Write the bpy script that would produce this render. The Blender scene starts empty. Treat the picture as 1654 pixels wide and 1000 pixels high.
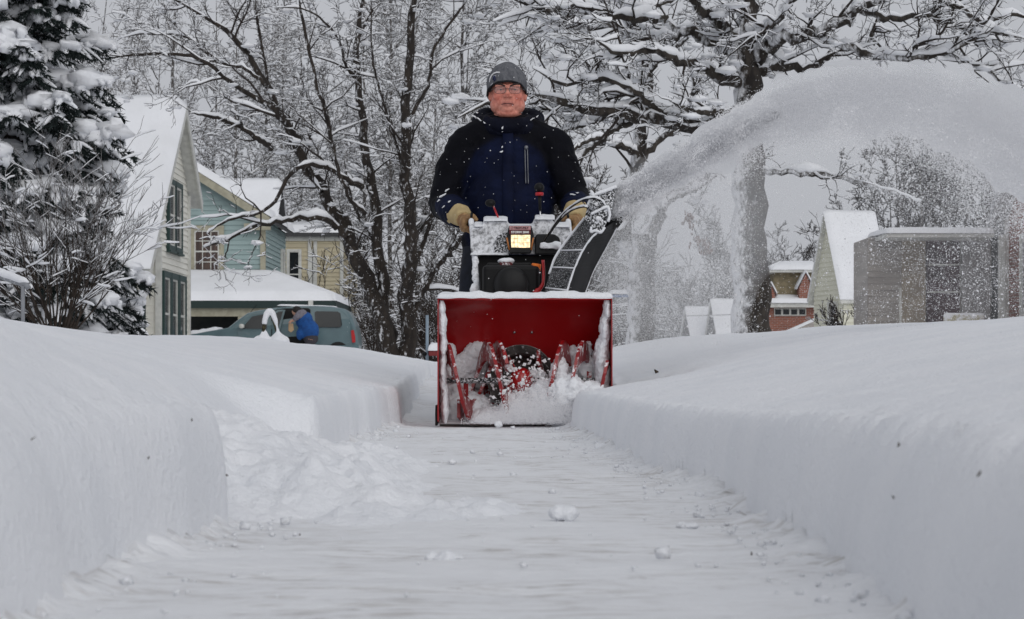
import bpy, bmesh, math, random
import numpy as np
from mathutils import Vector, Matrix
from mathutils import noise as mn

scene = bpy.context.scene
COL = scene.collection
R = math.radians

# ------------------------------------------------------------------ camera, world, sun, exposure
F, HY, CX, CZ = 3944.0, 600.0, 827.0, 0.228
cam_d = bpy.data.cameras.new('camera')
cam = bpy.data.objects.new('camera', cam_d)
COL.objects.link(cam)
cam.location = (0, 0, CZ)
cam.rotation_euler = (R(90), 0, 0)
cam_d.sensor_width = 36.0
cam_d.lens = F / 1654 * 36
cam_d.shift_y = 100 / 1654
cam_d.clip_end = 4000
cam_d.clip_start = 0.05
cam_d.dof.use_dof = True
cam_d.dof.focus_distance = 11.0
cam_d.dof.aperture_fstop = 20
scene.camera = cam

SUN_EL, SUN_AZ = R(31), R(158)
world = bpy.data.worlds.new('World')
scene.world = world
world.use_nodes = True
nt = world.node_tree
nt.nodes.clear()
n_sky = nt.nodes.new('ShaderNodeTexSky')
n_sky.sky_type = 'NISHITA'
n_sky.sun_disc = False
n_sky.sun_elevation = SUN_EL
n_sky.sun_rotation = SUN_AZ
n_sky.air_density = 1.0
n_sky.dust_density = 6.0
n_hsv = nt.nodes.new('ShaderNodeHueSaturation')
n_hsv.inputs['Saturation'].default_value = 0.12
n_mix = nt.nodes.new('ShaderNodeMix')
n_mix.data_type = 'RGBA'
n_mix.inputs[0].default_value = 0.8
n_mix.inputs[7].default_value = (7.2, 7.42, 8.0, 1)
n_bg = nt.nodes.new('ShaderNodeBackground')
n_bg.inputs['Strength'].default_value = 0.0685
n_out = nt.nodes.new('ShaderNodeOutputWorld')
nt.links.new(n_sky.outputs[0], n_hsv.inputs['Color'])
nt.links.new(n_hsv.outputs[0], n_mix.inputs[6])
nt.links.new(n_mix.outputs[2], n_bg.inputs['Color'])
nt.links.new(n_bg.outputs[0], n_out.inputs[0])

sun_d = bpy.data.lights.new('sun', 'SUN')
sun_d.energy = 0.68
sun_d.angle = R(60)
sun_d.color = (1.0, 0.98, 0.955)
sun = bpy.data.objects.new('sun', sun_d)
COL.objects.link(sun)
_sd = Vector((math.sin(SUN_AZ) * math.cos(SUN_EL), math.cos(SUN_AZ) * math.cos(SUN_EL), math.sin(SUN_EL)))
sun.rotation_euler = _sd.to_track_quat('Z', 'Y').to_euler()

scene.view_settings.view_transform = 'Standard'
scene.view_settings.look = 'None'
scene.view_settings.exposure = 0.13
scene.view_settings.gamma = 1.0
scene.render.engine = 'CYCLES'
scene.cycles.use_denoising = True
scene.cycles.max_bounces = 32
scene.cycles.diffuse_bounces = 14
scene.cycles.transmission_bounces = 14
scene.cycles.volume_bounces = 24
scene.cycles.use_adaptive_sampling = False

# ------------------------------------------------------------------ small helpers
def P(px, py, Y):
    return Vector(((px - CX) / F * Y, Y, CZ + (HY - py) / F * Y))

OFF = {}

def thing(name, label, cat, loc=(0, 0, 0), group=None):
    o = bpy.data.objects.new(name, None)
    o.empty_display_size = 0.2
    COL.objects.link(o)
    o.location = loc
    OFF[o.name] = Vector(loc)
    o['label'] = label
    o['category'] = cat
    if group:
        o['group'] = group
    return o

def tag(o, label, cat, group=None):
    o['label'] = label
    o['category'] = cat
    if group:
        o['group'] = group
    return o

def link_mesh(name, me, mat, parent=None, kind=None, origin=None):
    """me has world coordinates; shift them into the owner's frame"""
    off = Vector((0, 0, 0))
    if parent is not None:
        off = OFF[parent.name]
    elif origin is not None:
        off = Vector(origin)
    if off.length > 0:
        me.transform(Matrix.Translation(-off))
    if mat is not None:
        me.materials.append(mat)
    o = bpy.data.objects.new(name, me)
    COL.objects.link(o)
    if parent is not None:
        o.parent = parent
        OFF[o.name] = off
    else:
        o.location = off
        OFF[o.name] = off
    if kind:
        o['kind'] = kind
    return o

def np_mesh(name, verts, faces, smooth=True):
    verts = np.asarray(verts, dtype=np.float32).reshape(-1, 3)
    faces = np.asarray(faces, dtype=np.int32)
    k = faces.shape[1]
    me = bpy.data.meshes.new(name)
    me.vertices.add(len(verts))
    me.vertices.foreach_set('co', verts.ravel())
    me.loops.add(faces.size)
    me.loops.foreach_set('vertex_index', faces.ravel())
    me.polygons.add(len(faces))
    me.polygons.foreach_set('loop_start', np.arange(0, faces.size, k, dtype=np.int32))
    me.polygons.foreach_set('loop_total', np.full(len(faces), k, dtype=np.int32))
    me.polygons.foreach_set('use_smooth', np.full(len(faces), smooth, dtype=bool))
    me.update(calc_edges=True)
    me.validate()
    return me

def _hash(ix, iy, iz, seed):
    h = (ix.astype(np.int64) * 374761393 + iy.astype(np.int64) * 668265263 + iz.astype(np.int64) * 2147483647 + seed * 974711) & 0xffffffff
    h = ((h ^ (h >> 13)) * 1274126177) & 0xffffffff
    h = h ^ (h >> 16)
    return (h & 0xffff) / 65535.0

def vn3(x, y, z, seed=0):
    x, y, z = np.broadcast_arrays(np.asarray(x, float), np.asarray(y, float), np.asarray(z, float))
    xi, yi, zi = np.floor(x), np.floor(y), np.floor(z)
    fx, fy, fz = x - xi, y - yi, z - zi
    fx = fx * fx * (3 - 2 * fx); fy = fy * fy * (3 - 2 * fy); fz = fz * fz * (3 - 2 * fz)
    r = 0
    for dx in (0, 1):
        for dy in (0, 1):
            for dz in (0, 1):
                w = (fx if dx else 1 - fx) * (fy if dy else 1 - fy) * (fz if dz else 1 - fz)
                r = r + w * _hash(xi + dx, yi + dy, zi + dz, seed)
    return r * 2 - 1

def fbm(x, y, z=0.0, seed=0, oct=4):
    a, s, r = 1.0, 1.0, 0
    for i in range(oct):
        r = r + a * vn3(np.asarray(x) * s, np.asarray(y) * s, np.asarray(z) * s, seed + i)
        a *= .5; s *= 2.03
    return r

class MB:
    def __init__(self):
        self.v = []; self.f = []
    def add(self, vs, fs):
        n = len(self.v)
        self.v.extend([tuple(p) for p in vs])
        self.f.extend([tuple(i + n for i in f) for f in fs])
        return self
    def obox(self, c, u, v, w, su, sv, sw):
        """box about c; unit axes u, v, w with full sizes"""
        c = Vector(c); u = Vector(u).normalized() * su / 2; v = Vector(v).normalized() * sv / 2; w = Vector(w).normalized() * sw / 2
        vs = [c + a * u + b * v + d * w for d in (-1, 1) for b in (-1, 1) for a in (-1, 1)]
        return self.add(vs, [(0, 2, 3, 1), (4, 5, 7, 6), (0, 1, 5, 4), (2, 6, 7, 3), (0, 4, 6, 2), (1, 3, 7, 5)])
    def box(self, c, s):
        return self.obox(c, (1, 0, 0), (0, 1, 0), (0, 0, 1), *s)
    def prism(self, pts, ext):
        n = len(pts); ext = Vector(ext)
        vs = [Vector(p) for p in pts] + [Vector(p) + ext for p in pts]
        fs = [tuple(range(n - 1, -1, -1)), tuple(range(n, 2 * n))]
        fs += [(i, (i + 1) % n, (i + 1) % n + n, i + n) for i in range(n)]
        return self.add(vs, fs)
    def tube(self, pts, r, sides=8, caps=True, squash=1.0, closed=False):
        pts = [Vector(p) for p in pts]; n = len(pts)
        rs = list(r) if hasattr(r, '__len__') else [r] * n
        vs = []; fs = []; u = None
        for i, p in enumerate(pts):
            t = (pts[(i + 1) % n if closed else min(i + 1, n - 1)] - pts[(i - 1) % n if closed else max(i - 1, 0)])
            t = t.normalized() if t.length > 1e-9 else Vector((0, 0, 1))
            if u is None:
                ref = Vector((0, 0, 1)) if abs(t.z) < .9 else Vector((1, 0, 0))
                u = t.cross(ref).normalized()
            u = (u - t * u.dot(t)).normalized()
            w = u.cross(t)
            for k in range(sides):
                a = 2 * math.pi * k / sides
                vs.append(p + u * math.cos(a) * rs[i] + w * math.sin(a) * rs[i] * squash)
        m = n if closed else n - 1
        for i in range(m):
            j = (i + 1) % n
            for k in range(sides):
                k2 = (k + 1) % sides
                fs.append((i * sides + k, i * sides + k2, j * sides + k2, j * sides + k))
        if caps and not closed:
            fs.append(tuple(range(sides - 1, -1, -1)))
            fs.append(tuple((n - 1) * sides + k for k in range(sides)))
        return self.add(vs, fs)
    def cyl(self, a, b, r, sides=16, r2=None):
        return self.tube([a, b], [r, r if r2 is None else r2], sides)
    def ell(self, c, r, seg=16, rot=None, power=1.0):
        c = Vector(c); rings = max(6, seg // 2)
        r = r if hasattr(r, '__len__') else (r, r, r)
        vs = []; fs = []
        for i in range(rings + 1):
            th = math.pi * i / rings
            for k in range(seg):
                a = 2 * math.pi * k / seg
                p = Vector((r[0] * math.sin(th) * math.cos(a), r[1] * math.sin(th) * math.sin(a), r[2] * math.cos(th)))
                if rot is not None:
                    p = rot @ p
                vs.append(c + p)
        for i in range(rings):
            for k in range(seg):
                k2 = (k + 1) % seg
                fs.append((i * seg + k, (i + 1) * seg + k, (i + 1) * seg + k2, i * seg + k2))
        return self.add(vs, fs)
    def lathe(self, prof, origin, axis=(0, 0, 1), seg=20):
        ax = Vector(axis).normalized(); o = Vector(origin)
        ref = Vector((0, 0, 1)) if abs(ax.z) < .9 else Vector((1, 0, 0))
        u = ax.cross(ref).normalized(); w = ax.cross(u)
        vs = []; fs = []
        for (r, h) in prof:
            for k in range(seg):
                a = 2 * math.pi * k / seg
                vs.append(o + ax * h + (u * math.cos(a) + w * math.sin(a)) * r)
        for i in range(len(prof) - 1):
            for k in range(seg):
                k2 = (k + 1) % seg
                fs.append((i * seg + k, i * seg + k2, (i + 1) * seg + k2, (i + 1) * seg + k))
        return self.add(vs, fs)
    def slab(self, A, B, C, D, th, nu=12, nv=12, edge=.12, amp=.02, nsc=3.0, seed=0, droop=0.0):
        """snow lying on the quad A B C D: rounded edges, lumpy top, raised along +z"""
        A, B, C, D = map(Vector, (A, B, C, D))
        lu = ((B - A).length + (C - D).length) / 2; lv = ((D - A).length + (C - B).length) / 2
        vs = []
        def sp(n):
            return [(.5 - .5 * math.cos(math.pi * i / n)) * .5 + .5 * i / n for i in range(n + 1)]
        for v in sp(nv):
            for u in sp(nu):
                p = A * (1 - u) * (1 - v) + B * u * (1 - v) + C * u * v + D * (1 - u) * v
                e = min(u * lu, (1 - u) * lu, v * lv, (1 - v) * lv)
                q = min(1, e / edge)
                h = math.sqrt(max(0, 1 - (1 - q) ** 2))
                nz = mn.noise(p * nsc + Vector((seed * 7.1, 0, 0))) * amp
                vs.append(p + Vector((0, 0, .004 + th * h + nz * (.3 + .7 * q) - droop * (1 - q) ** 2)))
        m = nu + 1
        fs = [(j * m + i, j * m + i + 1, (j + 1) * m + i + 1, (j + 1) * m + i) for j in range(nv) for i in range(nu)]
        # underside, so the sheet is a body
        n0 = len(vs); 
        vs2 = [A + Vector((0, 0, .002)), B + Vector((0, 0, .002)), C + Vector((0, 0, .002)), D + Vector((0, 0, .002))]
        self.add(vs, fs); self.add(vs2, [(0, 3, 2, 1)])
        return self
    def build(self, name, mat, parent=None, smooth=False, bevel=None, remesh=None, sm=0, disp=None, kind=None, origin=None, sub=0, dec=None):
        me = bpy.data.meshes.new(name)
        me.from_pydata(self.v, [], self.f)
        if bevel:
            bm = bmesh.new(); bm.from_mesh(me)
            bmesh.ops.remove_doubles(bm, verts=bm.verts, dist=1e-5)
            es = [e for e in bm.edges if len(e.link_faces) == 2 and e.calc_face_angle(0) > R(32)]
            bmesh.ops.bevel(bm, geom=es, offset=bevel, segments=2, profile=.5, affect='EDGES', clamp_overlap=True)
            bm.to_mesh(me); bm.free()
        if remesh or sm or sub:
            me = modified(me, remesh, sm, sub, dec)
        if disp:
            mv = [(v.co.copy(), v.normal.copy()) for v in me.vertices]
            cs = np.array([tuple(c + disp(c, n_)) for c, n_ in mv], dtype=np.float32)
            me.vertices.foreach_set('co', cs.ravel())
        if smooth:
            me.polygons.foreach_set('use_smooth', np.ones(len(me.polygons), dtype=bool))
        me.update()
        return link_mesh(name, me, mat, parent, kind, origin)

def modified(me, remesh=None, sm=0, sub=0, dec=None):
    o = bpy.data.objects.new('shaping', me)
    COL.objects.link(o)
    if remesh:
        m = o.modifiers.new('r', 'REMESH'); m.mode = 'VOXEL'; m.voxel_size = remesh; m.adaptivity = 0
    if sm:
        m = o.modifiers.new('s', 'SMOOTH'); m.factor = .5; m.iterations = sm
    if sub:
        m = o.modifiers.new('u', 'SUBSURF'); m.levels = sub
    if dec:
        m = o.modifiers.new('d', 'DECIMATE'); m.ratio = dec
    dg = bpy.context.evaluated_depsgraph_get()
    me2 = bpy.data.meshes.new_from_object(o.evaluated_get(dg))
    bpy.data.objects.remove(o)
    return me2

# ------------------------------------------------------------------ materials
SNOW_RGB = (.84, .85, .875)
def mat(name, base, rough=.7, base2=None, vscale=8.0, bump=0.0, bscale=30.0, frost=0.0, fscale=25.0, fup=0.0,
        fdir=None, metallic=0.0, stretch=(1, 1, 1), emit=None, estr=0.0, fsoft=.08, spec=.4, attr=None, alpha=None, vlo=.35, vhi=.65, trans=0.0, coat=0.0):
    m = bpy.data.materials.new(name)
    m.use_nodes = True
    t = m.node_tree; N = t.nodes; L = t.links
    b = N['Principled BSDF']
    b.inputs['Roughness'].default_value = rough
    b.inputs['Metallic'].default_value = metallic
    b.inputs['Specular IOR Level'].default_value = spec
    if coat: b.inputs['Coat Weight'].default_value = coat; b.inputs['Coat Roughness'].default_value = .15
    if trans: b.inputs['Transmission Weight'].default_value = trans
    tc = N.new('ShaderNodeTexCoord'); mp = N.new('ShaderNodeMapping')
    mp.inputs['Scale'].default_value = stretch
    L.new(tc.outputs['Object'], mp.inputs['Vector'])
    def noise(sc, det=4, rg=.55):
        n = N.new('ShaderNodeTexNoise'); n.inputs['Scale'].default_value = sc; n.inputs['Detail'].default_value = det
        n.inputs['Roughness'].default_value = rg
        L.new(mp.outputs[0], n.inputs['Vector']); return n.outputs['Fac']
    def ramp(sock, lo, hi):
        r = N.new('ShaderNodeMapRange'); r.inputs['From Min'].default_value = lo; r.inputs['From Max'].default_value = hi
        r.interpolation_type = 'SMOOTHSTEP'
        L.new(sock, r.inputs['Value']); return r.outputs[0]
    def mixc(fac, a, bb):
        x = N.new('ShaderNodeMix'); x.data_type = 'RGBA'
        if hasattr(fac, 'links'): L.new(fac, x.inputs[0])
        else: x.inputs[0].default_value = fac
        for idx, val in ((6, a), (7, bb)):
            if hasattr(val, 'links'): L.new(val, x.inputs[idx])
            else: x.inputs[idx].default_value = (*val, 1)
        return x.outputs[2]
    col = base
    if attr:
        an = N.new('ShaderNodeAttribute'); an.attribute_name = attr
        col = an.outputs['Color']
        if base2 is not None:
            v_ = ramp(noise(vscale), vlo, vhi)
            x = N.new('ShaderNodeMix'); x.data_type = 'RGBA'; x.blend_type = 'MULTIPLY'; x.inputs[0].default_value = 1
            g = mixc(v_, (1, 1, 1), base2)
            L.new(col, x.inputs[6]); L.new(g, x.inputs[7]); col = x.outputs[2]
    elif base2 is not None:
        col = mixc(ramp(noise(vscale), vlo, vhi), base, base2)
    if frost > 0:
        fn = noise(fscale, 5, .65)
        s = fn
        if fup or fdir:
            g = N.new('ShaderNodeNewGeometry')
            d = N.new('ShaderNodeVectorMath'); d.operation = 'DOT_PRODUCT'
            L.new(g.outputs['Normal'], d.inputs[0]); d.inputs[1].default_value = fdir or (0, 0, 1)
            ma = N.new('ShaderNodeMath'); ma.operation = 'MULTIPLY_ADD'
            L.new(d.outputs['Value'], ma.inputs[0]); ma.inputs[1].default_value = fup or .3
            L.new(fn, ma.inputs[2]); s = ma.outputs[0]
        th = 1.0 - frost
        fm = ramp(s, th - fsoft, th + fsoft)
        col = mixc(fm, col, SNOW_RGB)
        rr = N.new('ShaderNodeMapRange'); L.new(fm, rr.inputs['Value'])
        rr.inputs['To Min'].default_value = rough; rr.inputs['To Max'].default_value = .85
        L.new(rr.outputs[0], b.inputs['Roughness'])
        if metallic:
            rm = N.new('ShaderNodeMapRange'); L.new(fm, rm.inputs['Value'])
            rm.inputs['To Min'].default_value = metallic; rm.inputs['To Max'].default_value = 0
            L.new(rm.outputs[0], b.inputs['Metallic'])
    if hasattr(col, 'links'): L.new(col, b.inputs['Base Color'])
    else: b.inputs['Base Color'].default_value = (*col, 1)
    if bump:
        bn = N.new('ShaderNodeBump'); bn.inputs['Strength'].default_value = 1.0; bn.inputs['Distance'].default_value = bump
        L.new(noise(bscale, 6, .6), bn.inputs['Height']); L.new(bn.outputs[0], b.inputs['Normal'])
    if emit is not None:
        b.inputs['Emission Color'].default_value = (*emit, 1); b.inputs['Emission Strength'].default_value = estr
    m.diffuse_color = (*base, 1)
    return m

M = {}
M['snow'] = mat('snow', SNOW_RGB, .85, (.80, .815, .845), 3.0, bump=.007, bscale=75, spec=.15)
M['snow_far'] = mat('snow_far', SNOW_RGB, .9, (.80, .81, .83), 1.0, bump=.02, bscale=6, spec=.1)
M['snow_powder'] = mat('snow_powder', (.95, .95, .955), .9, spec=.05)
_t = M['snow_powder'].node_tree
_tr = _t.nodes.new('ShaderNodeBsdfTranslucent'); _tr.inputs[0].default_value = (.96, .96, .965, 1)
_mx = _t.nodes.new('ShaderNodeMixShader'); _mx.inputs[0].default_value = .6
_t.links.new(_t.nodes['Principled BSDF'].outputs[0], _mx.inputs[1]); _t.links.new(_tr.outputs[0], _mx.inputs[2]); _t.links.new(_mx.outputs[0], _t.nodes['Material Output'].inputs[0])
M['bark'] = mat('bark', (.036, .028, .022), .9, (.018, .014, .012), 9, bump=.02, bscale=25, frost=.30, fscale=14, fup=.10, fdir=(-.7, -.7, 0), stretch=(1, 1, .45))
M['bark_plastered'] = mat('bark_plastered', (.055, .046, .038), .9, (.022, .018, .016), 11, bump=.03, bscale=22, frost=.30, fscale=17, fup=.34, fdir=(-1, -.12, 0), stretch=(1, 1, .5), fsoft=.16)
M['bark_hazed'] = mat('bark_hazed', (.115, .105, .098), .95, (.08, .074, .07), 3, frost=.42, fscale=5)  # colour lightened to imitate haze over distant trees; frost flecks are snow
M['twig'] = mat('twig', (.026, .020, .017), .9)
# ------------------------------------------------------------------ ground: one snow sheet with the cleared path cut into it
def interp(x, tab):
    return np.interp(x, [t[0] for t in tab], [t[1] for t in tab])

XR = [(1.0, .36), (2.25, .37), (4, .39), (4.73, .385), (5.6, .335), (6.66, .295), (7.8, .275), (9.0, .25), (9.88, .235), (10.02, .43), (30, .44), (60, .44)]
XL = [(1.0, -.50), (2.25, -.455), (3.58, -.415), (3.62, -.43), (3.75, -.50), (6.1, -.53), (6.3, -.52), (6.42, -.50), (9.9, -.505), (10.05, -.47), (14.4, -.50), (30, -.52), (60, -.52)]

def smooth(a, b, x):
    t = np.clip((np.asarray(x, float) - a) / (b - a), 0, 1)
    return t * t * (3 - 2 * t)

def path_z(Y):
    return 0.048 * np.clip(Y - 10.6, 0, 3.9)

def wall(d, wdt):
    q = np.clip(d / wdt, 0, 1)
    return (1 - (1 - q) ** 3) ** (1 / 1.9)

def lawn_z(X, Y):
    """snow surface, walls included"""
    X = np.asarray(X, float); Y = np.asarray(Y, float)
    xl = interp(Y, XL); xr = interp(Y, XR)
    jl = .0035 * fbm(Y * 9, X * 3, 0, 5, 2) + .014 * fbm(Y * 2.3, 0, 0, 6, 2)
    jr = .0035 * fbm(Y * 8, X * 3, 0, 7, 2) + .014 * fbm(Y * 2.1, 0, 0, 8, 2)
    dl = xl + jl - X
    dr = X - xr - jr
    zp = path_z(Y)
    hl = .165 + .025 * (1 - smooth(2.5, 5, Y)); hl = np.where(Y > 10.0, .165 - .06 * smooth(10, 14, Y), hl)
    hr = .150 + .03 * (1 - smooth(2.5, 5, Y))
    notch = smooth(3.58, 3.72, Y) * (1 - smooth(6.28, 6.45, Y))
    wl = wall(dl, .045 + .06 * (1 - smooth(2.4, 3.4, Y))); rampl = smooth(-.03, .34, dl) * .97
    pl = wl * (1 - notch) + rampl * notch
    gl = np.clip(dl, 0, None); gr = np.clip(dr, 0, None)
    al = .60 - .24 * smooth(9, 28, Y); ar = .56 - .08 * smooth(12, 30, Y); sl = interp(Y, [(3.0, .60), (4, .46), (5, .37), (8, .265), (12, .215), (22, .14)]); sr = .235 - .045 * smooth(11, 22, Y)
    zl = zp + hl * pl + al * (1 - np.exp(-sl * np.clip(gl - .05, 0, None) / al))
    zr = zp + hr * wall(dr, .055 + .05 * (1 - smooth(2.5, 4.5, Y))) + ar * (1 - np.exp(-sr * np.clip(gr - .08, 0, None) / ar))
    # broad drifts and wind ripples
    und = .022 * (.25 + .75 * smooth(4, 9, Y)) * fbm(X * .8, Y * .35, 0, 11, 3) + .006 * fbm(X * 3.2 + Y * .6, Y * .8, 0, 12, 3)
    lump = .0030 * fbm(X * 26, Y * 20, 0, 13, 4) + .0055 * fbm(X * 48, Y * 40, 0, 14, 3) * np.exp(-((np.where(X < 0, gl, gr) - .05) / .05) ** 2)
    z = np.where(X < 0, zl + und * smooth(.02, .5, gl), zr + und * smooth(.02, .5, gr))
    z = z + lump * np.where(X < 0, smooth(0, .05, gl), smooth(0, .05, gr))
    # the rise in path height must not lift the far lawns: fade it out sideways
    far = smooth(.3, 2.8, np.maximum(gl, gr))
    z = z - zp * far
    # ploughed ridge beside the far end of the path
    return z

def grid_mesh(name, xs_fn, Ys, zf, m):
    Ys = np.asarray(Ys)
    rows = [xs_fn(y) for y in Ys]
    X = np.array(rows); Y = np.repeat(Ys[:, None], X.shape[1], 1)
    Z = zf(X, Y)
    nr, nc = X.shape
    idx = np.arange(nr * nc).reshape(nr, nc)
    f = np.stack([idx[:-1, :-1], idx[:-1, 1:], idx[1:, 1:], idx[1:, :-1]], -1).reshape(-1, 4)
    me = np_mesh(name, np.stack([X, Y, Z], -1), f)
    return link_mesh(name, me, m, kind='structure')

YS = list(np.arange(1.2, 3.5, .02)) + list(np.arange(3.5, 10.3, .025)) + list(np.geomspace(10.3, 30, 160)) + list(np.geomspace(30.5, 120, 70)) + list(np.geomspace(130, 1800, 18))
DW = [-.012, 0, .002, .004, .007, .010, .014, .018, .023, .028, .034, .041, .049, .058, .068, .08, .094, .11, .13, .155, .18]
DF = list(np.geomspace(.21, 12, 90)) + list(np.geomspace(13, 140, 26)) + [300, 900]
DD = np.array(DW + DF)
def xs_left(y): return (interp(y, XL) - DD)[::-1]
def xs_right(y): return interp(y, XR) + DD
def zl_f(X, Y):
    z = lawn_z(X, Y); z[:, -1] = path_z(Y[:, -1]) - .03; return z
def zr_f(X, Y):
    z = lawn_z(X, Y); z[:, 0] = path_z(Y[:, 0]) - .03; return z
grid_mesh('snow_bank', xs_left, YS, zl_f, M['snow'])
grid_mesh('snow_bank', xs_right, YS, zr_f, M['snow'])

# the path: scraped snow with concrete showing in thin cross-wise streaks
def path_mat():
    m = mat('scraped_path', SNOW_RGB, .85)
    t = m.node_tree; N = t.nodes; L = t.links; b = N['Principled BSDF']
    tc = N.new('ShaderNodeTexCoord')
    def nz(sx, sy, sc, det=4, rg=.6):
        mp = N.new('ShaderNodeMapping'); mp.inputs['Scale'].default_value = (sx, sy, 1); L.new(tc.outputs['Object'], mp.inputs[0])
        n = N.new('ShaderNodeTexNoise'); n.inputs['Scale'].default_value = sc; n.inputs['Detail'].default_value = det; n.inputs['Roughness'].default_value = rg
        L.new(mp.outputs[0], n.inputs[0]); return n.outputs['Fac']
    def mr(s, lo, hi):
        r = N.new('ShaderNodeMapRange'); r.interpolation_type = 'SMOOTHSTEP'; r.inputs['From Min'].default_value = lo; r.inputs['From Max'].default_value = hi
        L.new(s, r.inputs['Value']); return r.outputs[0]
    def mul(a, bb):
        x = N.new('ShaderNodeMath'); x.operation = 'MULTIPLY'; L.new(a, x.inputs[0]); L.new(bb, x.inputs[1]); return x.outputs[0]
    def mix(f, a, c):
        x = N.new('ShaderNodeMix'); x.data_type = 'RGBA'; L.new(f, x.inputs[0])
        if hasattr(a, 'links'): L.new(a, x.inputs[6])
        else: x.inputs[6].default_value = (*a, 1)
        x.inputs[7].default_value = (*c, 1); return x.outputs[2]
    thin = mr(nz(3.0, 14, 4, 5, .65), .46, .66)
    patch = mr(nz(1, .7, 2.2, 3), .38, .60)
    c1 = mix(mul(thin, patch), (.82, .83, .85), (.56, .545, .535))
    dark = mul(mr(nz(4, 26, 3.0, 6, .7), .57, .67), mr(nz(1, 1, 3.1, 3), .47, .58))
    c2 = mix(dark, c1, (.24, .21, .19))
    L.new(c2, b.inputs['Base Color'])
    bp = N.new('ShaderNodeBump'); bp.inputs['Strength'].default_value = 1; bp.inputs['Distance'].default_value = .008
    L.new(nz(4, 12, 6, 6, .65), bp.inputs['Height']); L.new(bp.outputs[0], b.inputs['Normal'])
    return m
M['path'] = path_mat()
YP = list(np.arange(1.2, 10.5, .018)) + list(np.geomspace(10.52, 60, 120))
def xs_path(y): return np.linspace(-.95, .55, 110)
def z_path(X, Y):
    z = path_z(Y) + .0035 * fbm(X * 5, Y * 18, 0, 21, 4) + .004 * fbm(X * 3, Y * 2, 0, 22, 3)
    xl = interp(Y, XL); xr = interp(Y, XR)
    # crumbs slumped against the foot of both walls
    e = np.minimum(X - xl, xr - X)
    foot = np.exp(-np.clip(e, 0, None) / .035)
    z = z + foot * (.010 + .018 * np.clip(fbm(X * 26, Y * 30, 0, 23, 3), -.4, 1)) * (e > -.1)
    z = z - .02 * (e < -.06)
    return z
grid_mesh('path', xs_path, YP, z_path, M['path'])

# heap of loose snow slumped out of the side notch, across the left half of the path
def heap():
    xs = np.linspace(-1.15, .14, 190); ys = np.linspace(3.35, 6.6, 300)
    X, Y = np.meshgrid(xs, ys)
    u = (X + .43)
    cen = np.exp(-((X + .60) / .30) ** 2 * .9) * np.exp(-((Y - 4.95) / .95) ** 2)
    toe = np.exp(-((Y - 3.98 - .07 * np.sin(X * 9)) / .20) ** 2) * (1 - smooth(-.06, .10, X)) * .52 + np.exp(-((Y - 4.5) / .4) ** 2) * (1 - smooth(-.35, -.05, X)) * .5
    back = np.exp(-((X + .40) / .20) ** 2) * np.exp(-((Y - 5.9) / .45) ** 2) * .42
    h = .115 * (cen + toe * .8 + back) - .022
    rough = fbm(X * 9, Y * 6, 0, 31, 5)
    fine = fbm(X * 34, Y * 24, 0, 36, 3)
    h = h + np.clip(h + .022, 0, .06) * .42 * rough + np.clip(h + .01, 0, .03) * .25 * fine
    h = np.where(X < -.42, np.minimum(h, .2), h)
    Z = h
    nr, nc = X.shape
    idx = np.arange(nr * nc).reshape(nr, nc)
    f = np.stack([idx[:-1, :-1], idx[:-1, 1:], idx[1:, 1:], idx[1:, :-1]], -1).reshape(-1, 4)
    keep = (Z.reshape(-1)[f] > -.02).any(1)
    f = f[keep]
    me = np_mesh('snow_heap', np.stack([X, Y, Z], -1), f)
    o = link_mesh('snow_heap', me, M['snow'], origin=(-.45, 4.6, 0))
    tag(o, 'long heap of loose crumbly snow slumped from the side gap across the path', 'snow heap')
heap()

def clod(px, py, Y, r, label, seed, group=None, flat=.6):
    c = P(px, py, Y)
    rng = random.Random(seed)
    mb = MB()
    mb.ell(c + Vector((0, 0, r * flat * .5)), (r, r * .8, r * flat), 24)
    for k in range(5):
        a = rng.uniform(0, 6.28)
        mb.ell(c + Vector((math.cos(a) * r * .6, math.sin(a) * r * .5, r * flat * rng.uniform(.1, .5))), r * rng.uniform(.3, .5), 14)
    o = mb.build('snow_clod', M['snow'], smooth=True, remesh=r / 9, sm=2, origin=c,
                 disp=lambda p, n: n * (mn.noise(p * (2.0 / r)) * r * .16 + mn.noise(p * (5.0 / r)) * r * .09))
    tag(o, label, 'snow clod', group)
clod(910, 835, 3.72, .025, 'lone rounded clod of snow on the path, right of the long heap', 3, flat=.5)
clod(1185, 792, 4.72, .011, 'small crumb of snow at the foot of the right wall of snow', 4)
clod(972, 727, 7.1, .024, 'broken crumb of snow at the foot of the right bank just ahead of the machine', 5)
clod(720, 905, 2.96, .024, 'low flattened lump of snow on the path nearest the camera', 6, flat=.25)
clod(1110, 852, 3.58, .018, 'low ragged lump of snow on the right half of the path', 7, flat=.25)
clod(805, 688, 9.7, .016, 'small clod of snow just below the auger opening', 8, flat=.8)

def crumbs():
    rng = np.random.default_rng(9)
    n = 900
    Y = rng.uniform(2.0, 9.8, n); side = rng.random(n)
    xl = interp(Y, XL); xr = interp(Y, XR)
    off = np.abs(rng.normal(0, .06, n)) + .005
    X = np.where(side < .40, np.maximum(xl, -.5) + off, np.where(side < .85, xr - off, rng.uniform(-.4, .3, n)))
    r = rng.uniform(.0015, .006, n) * (1 + (rng.random(n) < .08) * 1.8)
    return octs(np.stack([X, Y, r * .2 + .003], -1), r, rng, .7)

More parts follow.
